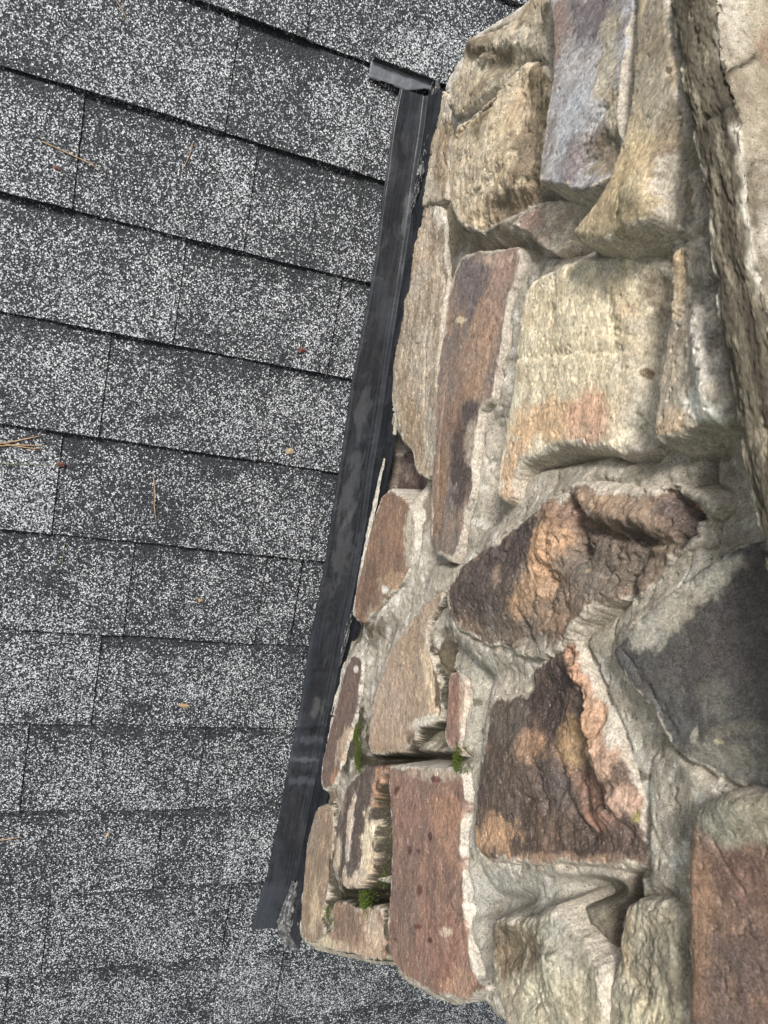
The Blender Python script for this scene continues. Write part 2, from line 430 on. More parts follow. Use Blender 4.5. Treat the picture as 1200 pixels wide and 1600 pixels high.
stone('long stone fading from purple-grey to rusty orange beside the big yellow stone', 0.040,
  [(722,402),(736,394),(770,390),(806,386),(816,396),(812,428),(798,462),(790,505),(786,540),(776,580),(769,622),(752,642),(745,680),(740,720),(740,765),(728,800),(718,846),(706,878),(688,872),(674,852),(672,790),(677,700),(680,640),(685,565),(694,512),(702,455),(712,420)],
  C(146,118,98), C(118,104,96), grain=98, r=0.006, rough=.7, smear=0.0055, e=.008, streak=1.2,
  patches=[(740,440,26,50,10,C(106,96,98),.9),(790,430,18,50,12,C(156,124,106),.85),(775,405,30,12,0,C(176,146,122),.7),(748,560,24,80,10,C(166,130,100),.85),(765,510,18,40,10,C(158,122,96),.7),(716,650,24,40,10,C(126,96,76),.7),(722,720,20,70,8,C(74,62,62),.9),(688,760,10,90,3,C(136,104,76),.8),(735,645,14,22,15,C(80,70,72),.85),(735,690,10,30,5,C(176,158,134),.7),(720,500,9,5,0,C(216,196,148),.95,.3),(700,850,20,24,0,C(120,106,92),.7)],
  grooves=[([(694,620),(688,700),(684,780)],.0015,.003)], lumps=[(760,480,30,80,8,.003)])
stone('big yellow-cream stone with orange staining along its lower end', 0.055,
  [(822,446),(828,436),(850,424),(900,404),(938,396),(965,394),(1000,394),(1026,398),(1033,420),(1033,470),(1026,530),(1014,600),(1010,650),(1000,690),(985,708),(958,710),(930,702),(880,700),(850,710),(815,728),(802,748),(794,776),(782,786),(773,772),(776,720),(786,670),(796,620),(804,560),(808,500),(814,468)],
  C(210,196,160), C(186,170,134), grain=92, r=0.011, rough=1.0, smear=0.005, e=.016, streak=1.2,
  patches=[(880,520,70,110,5,C(208,190,146),.6),(965,470,24,60,0,C(204,182,134),.7),(975,480,16,12,0,C(186,146,108),.5),(870,660,90,34,-5,C(200,158,104),.85),(915,650,34,40,0,C(196,148,116),.75),(800,720,20,34,15,C(196,148,98),.7),(800,770,22,14,0,C(176,128,96),.6),(1012,450,22,40,0,C(118,104,82),.85),(1000,560,24,80,8,C(156,148,126),.9),(985,660,26,60,10,C(166,156,132),.95),(962,650,14,50,8,C(206,186,148),.6),(995,580,6,9,0,C(96,78,52),.95,.2),(950,412,40,16,0,C(188,176,150),.8),(1005,400,30,10,0,C(112,100,82),.7)],
  grooves=[([(985,415),(965,420),(962,418)],.005,.002),([(810,560),(900,552),(965,548)],.002,.003),([(870,420),(860,470),(868,530)],.002,.006),([(935,400),(925,440),(950,480),(960,530)],.003,.006)],
  lumps=[(890,500,40,80,0,.003),(1015,520,22,130,6,-.014),(990,680,30,30,0,-.006),(840,470,20,60,0,-.002)])
stone('upright grey-white stone with a chalky foot tight against the cap', 0.070,
  [(1042,402),(1056,382),(1084,366),(1098,380),(1108,430),(1116,490),(1128,560),(1138,620),(1142,652),(1128,663),(1110,660),(1084,662),(1060,676),(1026,690),(1014,672),(1014,640),(1020,598),(1034,540),(1038,470)],
  C(158,148,128), C(134,122,102), grain=100, r=0.010, rough=1.4, smear=0.004, e=.022,
  patches=[(1050,430,12,70,5,C(164,138,96),.85),(1098,560,16,80,-8,C(192,188,176),.7),(1095,635,30,30,0,C(222,218,206),.9),(1045,560,16,40,0,C(158,140,116),.6),(1045,660,34,22,-15,C(168,142,104),.8),(1110,480,14,60,0,C(140,134,122),.7),(1100,420,14,40,0,C(120,112,98),.7)],
  grooves=[([(1036,505),(1058,486),(1078,462),(1082,440)],.006,.003),([(1072,460),(1062,430),(1060,400)],.003,.003),([(1066,640),(1080,628),(1066,618)],.003,.003)],
  lumps=[(1062,450,22,36,0,-.006),(1100,560,16,90,-6,.006)])
stone('big craggy dark brown boulder with ochre veins in the middle of the wall', 0.055,
  [(884,762),(900,752),(940,755),(980,757),(1010,758),(1040,754),(1080,762),(1110,770),(1118,786),(1100,802),(1086,812),(1084,846),(1058,862),(1030,886),(1004,914),(992,936),(968,934),(938,946),(904,974),(880,1002),(852,1026),(822,1030),(792,1016),(752,1006),(722,990),(702,970),(694,934),(702,902),(722,880),(754,858),(800,820),(850,786)],
  C(124,102,82), C(92,78,68), grain=112, r=0.010, rough=1.8, smear=0.0055, e=.009, streak=1.1,
  patches=[(790,860,60,34,-30,C(72,60,58),.95),(745,930,50,40,0,C(80,68,64),.95),(800,985,60,30,20,C(104,94,84),.7),(830,1010,30,16,0,C(150,142,126),.6),(862,850,26,60,10,C(176,132,86),.85),(835,920,24,50,25,C(164,126,84),.8),(880,800,30,24,0,C(128,98,74),.8),(950,785,46,22,0,C(156,126,92),.7),(1000,800,36,24,0,C(138,112,84),.7),(930,900,36,40,0,C(108,98,84),.7),(1050,800,24,28,0,C(84,70,66),.9),(1080,785,30,12,0,C(86,80,78),.9),(1075,790,16,10,20,C(136,88,66),.7),(1065,840,20,18,0,C(74,66,60),.8),(1010,870,34,40,40,C(110,94,74),.6),(980,900,24,24,0,C(96,82,68),.6),(915,892,6,4,0,C(190,160,110),.8),(855,965,24,22,0,C(140,112,84),.7)],
  grooves=[([(892,782),(902,800),(904,830),(906,862)],.016,.006),([(908,800),(930,826),(960,838),(1000,842),(986,870),(978,900),(974,926)],.012,.005),([(1042,766),(1050,784),(1062,800),(1082,806)],.014,.006),([(852,880),(864,920),(858,946)],.006,.006),([(812,956),(822,990),(830,1010)],.005,.004),([(700,960),(740,990),(790,1008)],.002,.004),([(940,900),(956,880),(968,870)],.004,.003),([(870,820),(862,880),(866,920)],.005,.006),([(1000,842),(1040,846),(1075,830)],.006,.004)],
  lumps=[(860,850,28,70,8,.012),(760,910,60,50,0,.004),(955,805,50,26,0,.010),(935,880,34,40,0,-.004),(1015,880,30,40,30,-.006),(1060,800,16,26,0,-.008),(800,990,60,22,15,-.006),(1010,815,26,24,0,.006)])
stone('smooth dark slate-grey stone with mortar smeared over its upper corner', 0.060,
  [(956,1018),(966,1002),(1000,964),(1044,928),(1096,886),(1150,852),(1186,846),(1210,870),(1300,980),(1310,1220),(1220,1236),(1160,1232),(1110,1212),(1066,1186),(1044,1158),(1014,1108),(984,1070),(962,1038)],
  C(74,72,73), C(88,86,84), grain=80, r=0.006, rough=.4, smear=0.002, e=.010, streak=.15, iso=3.0,
  patches=[(1165,900,60,50,30,C(78,70,68),.8),(1160,1000,50,80,0,C(90,80,80),.5),(1110,1085,22,36,-10,C(112,110,98),.55),(1084,1150,5,14,20,C(176,172,152),.9),(1140,1190,90,34,5,C(128,126,114),.9),(1150,1140,60,10,-4,C(116,110,94),.6),(1070,940,96,26,-38,C(170,163,143),.92),(1020,985,34,24,-38,C(170,163,145),.92),(1035,1005,22,6,-60,C(150,146,130),.8),(1120,1158,7,4,0,C(176,168,120),.8)],
  grooves=[([(975,1020),(1010,1074),(1050,1140)],.002,.003)], lumps=[(1140,1195,90,30,0,-.006)])
stone('brown-black boulder with an orange crumbly ridge along its right side', 0.048,
  [(764,1098),(782,1084),(816,1082),(826,1068),(822,1050),(848,1028),(878,1004),(890,994),(904,1006),(922,1044),(938,1084),(954,1120),(974,1168),(996,1218),(1010,1256),(1004,1290),(1014,1330),(1006,1356),(960,1358),(900,1352),(840,1350),(790,1350),(756,1340),(741,1322),(738,1290),(742,1240),(750,1180),(758,1130)],
  C(104,82,66), C(78,64,58), grain=100, r=0.008, rough=1.5, smear=0.003, e=.009, streak=1.1,
  patches=[(855,1080,36,60,15,C(64,52,50),.9),(790,1130,34,40,0,C(92,82,74),.8),(830,1165,24,22,0,C(166,122,82),.85),(888,1160,24,40,-10,C(150,116,66),.85),(905,1050,14,50,-25,C(176,126,88),.9),(930,1120,14,50,-15,C(178,134,94),.85),(955,1185,22,34,0,C(186,144,110),.9),(985,1245,24,34,-20,C(182,144,118),.8),(770,1310,36,30,0,C(176,134,90),.85),(860,1345,110,12,0,C(160,126,98),.8),(925,1240,26,50,-25,C(126,90,70),.8),(850,1240,50,36,0,C(84,72,68),.8),(965,1310,40,26,20,C(98,76,66),.8),(800,1220,40,40,0,C(104,88,76),.6),(935,1280,24,14,0,C(158,108,84),.8),(920,1010,10,18,-20,C(190,184,164),.7),(960,1140,14,30,-15,C(206,196,176),.7),(998,1278,7,8,0,C(140,130,40),.8)],
  grooves=[([(890,1020),(905,1060),(914,1110),(920,1160),(908,1200)],.009,.005),([(936,1080),(940,1130),(930,1160),(936,1200)],.006,.003),([(832,1180),(846,1210),(854,1260)],.004,.004),([(900,1210),(918,1260),(930,1300)],.007,.004),([(935,1240),(960,1270),(985,1300)],.007,.004),([(880,1240),(900,1280),(924,1312)],.006,.004),([(870,1180),(880,1220)],.004,.004),([(826,1250),(868,1252)],.004,.0015)],
  lumps=[(908,1060,12,46,-22,.010),(925,1140,12,44,-8,.012),(958,1195,22,40,-10,.010),(850,1090,40,50,0,-.004),(830,1200,40,50,0,.005),(965,1265,24,20,0,.008),(900,1170,10,40,0,-.006)])
stone('big rusty orange-brown stone in the lower right corner', 0.070,
  [(1066,1344),(1068,1300),(1084,1262),(1124,1238),(1180,1236),(1300,1250),(1330,1800),(1076,1800),(1070,1550),(1066,1450)],
  C(142,108,82), C(116,90,78), grain=95, r=0.012, rough=.8, smear=0.002, e=.010, streak=.4, iso=2.2,
  patches=[(1140,1270,90,46,-2,C(142,138,116),1.0,.4),(1180,1300,60,24,10,C(136,132,112),.9,.5),(1090,1420,20,90,0,C(162,120,84),.7),(1150,1370,50,40,30,C(112,82,72),.8),(1160,1500,60,60,0,C(98,80,76),.8),(1120,1590,50,40,0,C(112,90,84),.7),(1080,1550,20,60,0,C(150,112,82),.5)],
  grooves=[([(1110,1310),(1130,1350),(1160,1390)],.0015,.0015)], lumps=[(1150,1265,70,24,0,.004)])
stone('tall red-brown pitted stone with white mortar down its right edge', 0.040,
  [(608,1197),(650,1197),(700,1199),(722,1206),(728,1240),(722,1290),(719,1340),(726,1380),(726,1430),(734,1480),(746,1524),(764,1544),(744,1556),(720,1563),(694,1560),(660,1546),(628,1522),(608,1494),(604,1440),(610,1380),(612,1310),(608,1240)],
  C(150,112,90), C(126,96,82), grain=93, r=0.006, rough=.8, smear=0.0035, e=.010, streak=1.2, deep=True, smearc=C(178,172,156),
  patches=[(680,1210,50,10,0,C(196,178,150),.6),(640,1260,30,60,0,C(136,100,86),.6),(700,1280,20,60,0,C(168,118,84),.7),(630,1420,20,80,0,C(116,92,82),.6),(690,1480,40,60,0,C(148,100,80),.6),(720,1540,30,20,0,C(190,142,104),.6),(683,1218,8,5,20,C(96,36,28),.9),(620,1235,4,8,30,C(74,36,30),.9),(672,1307,3,6,0,C(74,34,30),.9),(641,1328,4,7,0,C(84,34,28),.8),(655,1330,3,4,0,C(70,34,28),.8),(655,1390,4,10,0,C(92,44,34),.8),(652,1448,6,5,20,C(100,44,34),.9),(672,1470,4,4,0,C(76,40,32),.9),(617,1468,4,4,0,C(84,40,32),.8),(700,1455,10,7,0,C(206,180,152),.7)],
  grooves=[([(611,1220),(618,1245)],.002,.002),([(683,1218),(688,1222)],.002,.003)], lumps=[(700,1440,20,60,0,.003)])
stone('flat tan-pink cracked stone with a crumbly dark edge above the moss', 0.034,
  [(690,925),(672,934),(652,955),(630,985),(612,1014),(600,1045),(586,1085),(578,1125),(575,1160),(580,1178),(604,1180),(628,1176),(640,1166),(656,1138),(682,1130),(690,1105),(684,1060),(674,1025),(664,990),(676,960),(690,940)],
  C(170,144,116), C(154,130,104), grain=96, r=0.006, rough=.8, smear=0.003, e=.012, side=MOSSD, streak=.9,
  patches=[(610,1100,34,60,10,C(176,148,124),.6),(672,1060,10,60,-8,C(206,178,134),.85),(686,1080,7,50,-5,C(76,62,42),.9),(660,1130,24,8,-20,C(206,200,182),.85),(655,1155,18,14,-20,C(92,78,54),.8),(600,1172,30,8,0,C(150,126,92),.6),(640,975,14,40,30,C(158,132,104),.6),(630,1186,66,10,-4,MOSSD,.95,.2),(694,1090,7,60,-4,MOSSD,.9,.2)],
  grooves=[([(582,1100),(620,1080),(656,1062)],.0012,.0008),([(604,1046),(630,1040),(648,1070),(655,1090)],.0012,.0008),([(676,1028),(686,1070),(684,1110)],.004,.0025)])
stone('brown three-sided stone below the dark hollow next to the flashing', 0.030,
  [(597,774),(612,764),(632,780),(644,796),(650,824),(648,856),(640,882),(632,904),(612,928),(588,954),(568,974),(556,968),(554,944),(560,910),(570,868),(580,824),(590,792)],
  C(144,108,80), C(122,92,72), grain=97, r=0.005, rough=.8, smear=0.003, e=.008, smearc=C(178,172,156),
  patches=[(640,840,10,40,0,C(186,176,154),.8),(612,912,22,18,-40,C(164,132,94),.8),(602,922,7,6,0,C(222,216,200),.9),(615,820,20,34,0,C(150,112,82),.5),(573,930,12,40,10,C(104,78,62),.6),(590,955,24,12,-40,C(168,142,106),.7)],
  grooves=[([(652,828),(646,860),(634,890),(620,915)],.003,.002)])
stone('narrow plum-brown stone between the flashing and the tan-pink stone', 0.022,
  [(556,1022),(566,1034),(562,1072),(556,1112),(546,1150),(536,1186),(522,1226),(506,1236),(501,1214),(508,1172),(520,1122),(532,1072),(544,1032)],
  C(116,92,80), C(104,84,76), grain=105, r=0.005, rough=.8, smear=0.003, e=.006, smearc=C(178,172,156),
  patches=[(540,1170,12,36,12,C(204,176,140),.7),(556,1045,4,5,0,C(220,214,200),.9),(530,1215,14,14,0,C(180,128,90),.7)])
stone('small reddish sliver of stone above the right-hand moss tuft', 0.034,
  [(700,1056),(714,1050),(728,1062),(728,1100),(721,1140),(716,1180),(704,1172),(694,1152),(697,1100)],
  C(158,116,98), C(138,102,86), grain=95, r=0.005, rough=.9, smear=0.002, e=.006,
  patches=[(724,1110,6,60,0,C(206,186,156),.7)])
stone('dark purple-brown banded stone with a cream crust on its right side', 0.042,
  [(553,1216),(573,1198),(594,1195),(597,1204),(592,1232),(578,1262),(581,1290),(585,1330),(580,1360),(570,1374),(552,1389),(540,1388),(521,1362),(520,1336),(524,1306),(530,1262),(542,1232)],
  C(84,70,66), C(92,78,72), grain=97, r=0.005, rough=1.3, smear=0.0, e=.016, side=MOSSD, deep=True,
  patches=[(590,1230,8,34,5,C(196,140,98),.85),(574,1322,12,56,5,C(214,192,150),.95),(560,1374,26,14,-10,C(206,180,148),.8),(525,1345,5,40,8,C(176,160,128),.7),(596,1350,10,20,0,C(90,76,50),.8),(546,1300,4,70,6,C(196,180,158),.7,.15),(592,1310,8,90,0,MOSSD,.8,.3),(535,1250,8,24,10,C(126,106,90),.7)],
  grooves=[([(560,1220),(550,1280),(544,1350)],.003,.002),([(570,1225),(566,1300),(556,1370)],.003,.0025),([(536,1250),(530,1300),(528,1350)],.004,.003)])
stone('slim tan stone at the bottom end of the flashing', 0.020,
  [(492,1268),(506,1256),(519,1260),(521,1290),(516,1350),(511,1398),(502,1432),(506,1458),(500,1472),(476,1470),(470,1440),(474,1380),(480,1318)],
  C(156,130,100), C(132,110,86), grain=97, r=0.005, rough=.9, smear=0.002, e=.006, side=MOSSD, deep=True,
  patches=[(492,1420,8,40,5,C(196,170,130),.7),(490,1300,10,30,5,C(140,124,106),.7),(519,1390,6,60,0,MOSSD,.9,.2)],
  grooves=[([(510,1270),(505,1330)],.002,.002)])
stone('small brown stub of stone at the lowest corner of the chimney', 0.024,
  [(520,1416),(532,1405),(562,1418),(584,1414),(594,1420),(602,1450),(610,1490),(604,1500),(580,1501),(548,1490),(520,1486),(498,1478),(500,1462),(520,1450)],
  C(156,126,98), C(134,106,84), grain=100, r=0.005, rough=1.2, smear=0.003, e=.010, side=MOSSD, deep=True,
  patches=[(584,1455,16,40,-8,C(196,170,140),.85),(540,1440,18,26,0,C(118,92,74),.7),(510,1474,22,10,20,C(206,186,144),.8),(556,1486,40,10,10,C(178,150,120),.7),(608,1450,8,50,-4,MOSSD,.9,.2),(560,1408,44,8,5,MOSSD,.8,.2)],
  grooves=[([(572,1425),(570,1460),(578,1490)],.003,.003)])
stone('bulging yellow-grey stone with a brown hollow upper left side at the bottom edge', 0.062,
  [(760,1440),(776,1432),(806,1438),(838,1424),(866,1415),(884,1440),(910,1478),(936,1506),(946,1540),(942,1620),(930,1760),(850,1700),(800,1640),(782,1592),(764,1532),(758,1480)],
  C(164,158,130), C(150,142,116), grain=100, r=0.012, rough=1.2, smear=0.004, e=.014, deep=True, streak=.6,
  patches=[(800,1490,50,44,-20,C(112,94,66),.9),(780,1460,26,20,0,C(98,84,62),.8),(850,1560,50,60,0,C(178,170,138),.7),(905,1480,24,40,-30,C(138,130,112),.8),(870,1440,12,20,-20,C(150,144,128),.7),(800,1580,20,34,-20,C(160,148,126),.7)],
  grooves=[([(838,1430),(850,1470),(840,1520),(830,1560)],.005,.006),([(800,1550),(840,1570),(856,1610)],.003,.004)],
  lumps=[(800,1480,44,36,0,-.010),(865,1500,24,80,-15,.010),(878,1494,8,6,0,.005)])
stone('rough yellow-grey upright stone between the dark cleft and the rusty stone', 0.060,
  [(964,1432),(980,1412),(1020,1402),(1048,1420),(1062,1470),(1066,1540),(1068,1760),(938,1760),(944,1570),(956,1500)],
  C(158,150,124), C(134,126,102), grain=97, r=0.010, rough=1.8, smear=0.004, e=.014, deep=True,
  patches=[(975,1470,10,60,0,C(170,150,108),.8),(1010,1590,60,30,0,C(184,174,136),.8),(1020,1480,30,50,0,C(122,114,92),.7),(1050,1520,14,70,0,C(112,106,84),.7)],
  grooves=[([(1000,1430),(1010,1500),(1000,1560)],.004,.006)])
stone('dark plum stone sunk in the hollow beside the flashing', -0.016,
  [(604,716),(622,708),(646,712),(668,740),(676,752),(670,776),(650,788),(630,778),(602,768),(600,740)],
  C(112,90,84), C(88,68,64), grain=90, r=0.005, rough=2.2, smear=0.001, e=.0,
  patches=[(630,735,20,14,0,C(150,132,118),.6),(640,765,26,10,10,C(78,60,58),.7)])

# hollows and swells of the mortar: (px, py, rx, ry, angle, height, strength)
HOLLOW = [(612,738,26,38,0,-.03,1.0,.01),(636,742,34,34,0,-.035,1.0,-.01),(650,748,30,30,0,-.04,1.0,-.035),(880,395,60,12,-10,.012,.9),(985,380,50,14,-20,.008,.9),(830,395,40,14,0,.020,.7),
  (1065,395,14,30,0,.018,.6),(880,722,80,13,-5,.012,.95),(830,742,30,14,-40,.022,.8),(1100,705,60,20,0,.036,.9),(1040,712,50,16,5,.036,.7),
  (905,1400,50,14,-10,.034,.8),(954,1440,14,50,-6,-.05,1.0,.058),(951,1530,10,100,0,-.05,1.0,.058),(1062,1232,50,80,-25,.057,.9),(1044,1350,40,90,-3,.056,.9),(890,1378,30,12,0,.036,.9),(810,1412,50,14,-12,.018,.9),(965,1385,40,16,0,.014,.9),
  (712,868,30,16,0,.014,.9),(630,1187,62,9,-2,-.01,1,.037),(672,1150,24,22,-20,.004,.9,.034),(566,1175,9,44,15,-.01,1,.028),(597,1320,15,96,0,-.03,1,.04),(597,1215,8,20,0,-.01,1,.04),(600,1250,10,40,0,.004,1),(562,1403,44,12,2,-.01,1.0,.033),(588,1398,22,14,0,-.02,1,.036),(516,1425,8,50,-6,-.01,1,.02),(715,866,24,12,-20,.006,.9),(556,985,30,16,-30,.006,.8),(682,780,14,30,0,.004,.8),
  (512,1250,16,14,0,.002,.9),(1050,600,10,80,-6,.016,.9),(1034,560,5,120,4,.014,.9),(860,300,10,40,0,.024,.7),
  (1090,1225,18,30,-40,.016,.9),(1066,1300,10,60,0,.02,.6),(1005,1180,44,110,-20,.046,.9),(1036,1290,34,110,-4,.052,.95),(955,1050,24,60,-28,.046,.8),(955,960,46,20,-40,.034,.8),(900,1000,12,16,0,.036,.5),
  (680,905,20,20,0,.030,.6),(1140,800,40,60,-40,.040,.6),(691,1085,7,60,0,-.005,.95,.034),(607,1460,8,44,-4,-.01,1,.033),(525,1310,5,60,6,.006,.8),(700,350,16,30,0,.018,.8),
  (1170,760,10,90,-5,.012,.9)]
MPATCH = [(632,742,46,38,0,PIT_SHADE,.9),(953,1470,18,110,0,PIT_SHADE,.9,.4,.05),(597,1310,16,110,0,MOSSD,.95,.4,.035),(562,1403,60,16,0,MOSSD,.95,.4,.03),(630,1187,64,12,0,MOSSD,.9,.4,.035),(566,1170,12,50,12,MOSSD,.9,.4,.026),(548,1010,12,40,10,PIT_SHADE,.8),(760,360,70,40,0,C(122,108,84),.7),(700,340,14,60,0,C(112,98,74),.8),(850,200,14,120,0,C(104,90,62),.9),(690,420,10,60,0,C(112,98,72),.8),
  (720,300,50,80,0,C(170,152,118),.4),(830,90,30,60,0,C(160,148,120),.7),(660,800,30,40,0,C(170,160,138),.7),(655,790,8,40,0,C(104,84,66),.7),
  (600,880,60,30,-40,C(200,196,182),.6),(560,990,40,24,-30,C(96,84,58),.7),(590,950,40,16,-40,C(204,198,184),.8),(565,1150,16,60,10,MOSSD,.9),(600,1300,16,120,0,MOSSD,.97),(560,1400,70,26,0,MOSSD,.98),(514,1440,10,44,-6,MOSSD,.9),(690,1050,12,60,0,C(70,62,42),.8),(560,985,24,18,-30,C(78,70,46),.9),(715,868,26,14,-20,C(120,114,98),.8),(620,1192,60,14,0,MOSSD,.9),
  (604,1450,10,50,0,MOSSD,.9),(690,1060,10,70,0,C(82,70,46),.8),(650,1150,40,26,-20,C(92,84,60),.85),(745,1090,26,50,0,C(190,184,162),.6),(740,1180,22,80,0,C(166,160,142),.7),
  (738,1280,14,80,0,C(160,156,142),.8),(735,1420,24,80,0,C(162,160,148),.8),(790,1390,60,30,0,C(164,164,154),.7),(745,1520,24,40,0,C(128,128,118),.8),(870,1380,80,20,0,C(150,150,138),.6),
  (950,1420,40,60,0,C(96,88,66),.7),(1020,1220,30,90,-20,C(170,168,154),.6),(1010,1180,34,80,-24,C(202,198,182),.6),(1036,1214,12,10,20,C(112,106,90),.9,.2),(760,1048,40,20,0,C(150,148,132),.6),
  (748,1098,7,6,0,C(112,106,84),.9,.2),(752,1142,6,5,0,C(104,98,78),.9,.2),(1000,730,120,30,0,C(146,138,116),.6),(1060,900,120,30,-38,C(148,140,118),.6),(960,990,60,40,-40,C(136,128,106),.7),
  (690,900,30,30,0,C(168,158,136),.6),(1150,760,30,80,0,C(118,112,92),.7),(1190,900,30,120,0,C(124,118,98),.6),(500,1235,24,16,0,C(120,104,80),.8),(640,1000,24,80,25,C(186,178,160),.5),(540,1060,10,80,15,C(200,196,184),.6),
  (890,310,60,20,0,C(110,98,80),.6),(1010,380,80,24,0,C(134,124,106),.5),(500,1478,40,12,0,C(196,176,140),.6)]

# ------------------------------------------------------------------ build the chimney
chimney = empty('stone_chimney', 'stone chimney of large rough mortared stones with a cap slab rising from the shingle roof', 'chimney')
TOP_PX = [(676,168),(690,132),(716,76),(742,50),(790,34),(846,-10),(950,-130),(1100,-330)]
END_PX = [(462,1478),(470,1486),(500,1494),(560,1508),(606,1512),(650,1556),(700,1572),(760,1562),(790,1612),(900,1690),(1060,1800),(1300,1960)]
tp = on_wall(TOP_PX, .02); ep = on_wall(END_PX, .02)
tp = tp[np.argsort(tp[:,1])]; ep = ep[np.argsort(ep[:,1])]
def s_top(t): return np.interp(t, tp[:,1], tp[:,0])
def s_end(t): return np.interp(t, ep[:,1], ep[:,0])

def painted(P, st, drop):
    """colour of one stone at the (s,t) points P"""
    g = st['gdir']; P0 = P; P = P + drop[:,None]*np.array([0.75, 0.9]); L = P@g; A = P@np.array([-g[1], g[0]]); sd0 = st['seed']
    n = fbm(L*18, A*(26+14*st['streak']), sd0, 6, 0.62); m = sstep(-0.25, 0.3, n)
    col = st['c0']*(1-m[:,None]) + st['c1']*m[:,None]
    for i, p in enumerate(st['patches']):
        if p[5] is MOSSD: continue
        px, py, rx, ry, an, c, s = p[:7]; soft = p[7] if len(p) > 7 else 0.35
        col = patch(P0, col, (px, py), st['h'], rx, ry, math.radians(an), c, s, soft, 0.75, sd0+i)
    n2 = fbm(L*80, A*(90+60*st['streak']), sd0+5, 5, 0.7)
    n3 = fbm(P[:,0]*90, P[:,1]*90, sd0+9, 3, 0.6)
    col = col*(1 + 0.42*n2 + 0.25*n3)[:,None]
    tint = fbm(P[:,0]*26, P[:,1]*26, sd0+12, 3)[:,None]
    col = col*(1 + tint*np.array([0.10, 0.01, -0.08]))
    return np.clip(col, 0.01, 0.9)

def surf_noise(P, st):
    g = st['gdir']; L = P@g; A = P@np.array([-g[1], g[0]]); s = st['seed']; r = st['rough']*.72
    wx = 0.004*fbm(L*30, A*30, s+33, 3)
    z = 0.0036*r*fbm(L*14, A*18, s+31, 4, 0.5)
    q = fbm((L+wx)*16, (A+wx)*26, s+35, 3, .5)*2.4; fr_ = q-np.floor(q); z += 0.0011*max(r-.45, 0)*(np.floor(q)+sstep(.8, 1.0, fr_) - .35*fr_)
    z += 0.0005*r*(ridged((L+wx)*38, (A+wx)*(46+16*st['streak']), s+37, 4)-0.35)
    z += 0.0008*r*fbm(P[:,0]*75, P[:,1]*75, s+43, 4, .65)
    z += 0.0005*min(r, 1.6)*fbm(L*120, A*(160+60*st['streak']), s+41, 3, 0.6)
    pit = sstep(.33, .5, fbm(P[:,0]*130, P[:,1]*130, s+45, 2)); z -= 0.0012*min(r, 1.5)*pit
    return z

for i, st in enumerate(STONES):
    st['seed'] = 100+i*23
    pp = np.array(st['poly'], float); cen = pp.mean(0); st['cen'] = cen
    a = math.radians(st['grain']); q = on_wall([cen, cen+20*np.array([math.cos(a), math.sin(a)])], st['h'])
    st['gdir'] = unit(q[1]-q[0])
    st['ol'] = smooth_poly(on_wall(pp, st['h']), 3, 0.32); st['r'] *= .75
    st['c'] = st['ol'].mean(0)
    z = float(np.median(depth_wall(pp, st['h']))); st['z'] = z
    dirty = 0.0016 + 0.0011*st['rough']
    def sdf(P, st=st, dirty=dirty):
        d = signed(P, st['ol']); st['raw'] = d.copy()
        near = np.abs(d) < 0.03
        if near.any():
            Q = P[near]; d[near] += dirty*fbm(Q[:,0]*55, Q[:,1]*55, st['seed']+3, 4, 0.6)*1.2
        return d
    st['sdf'] = sdf

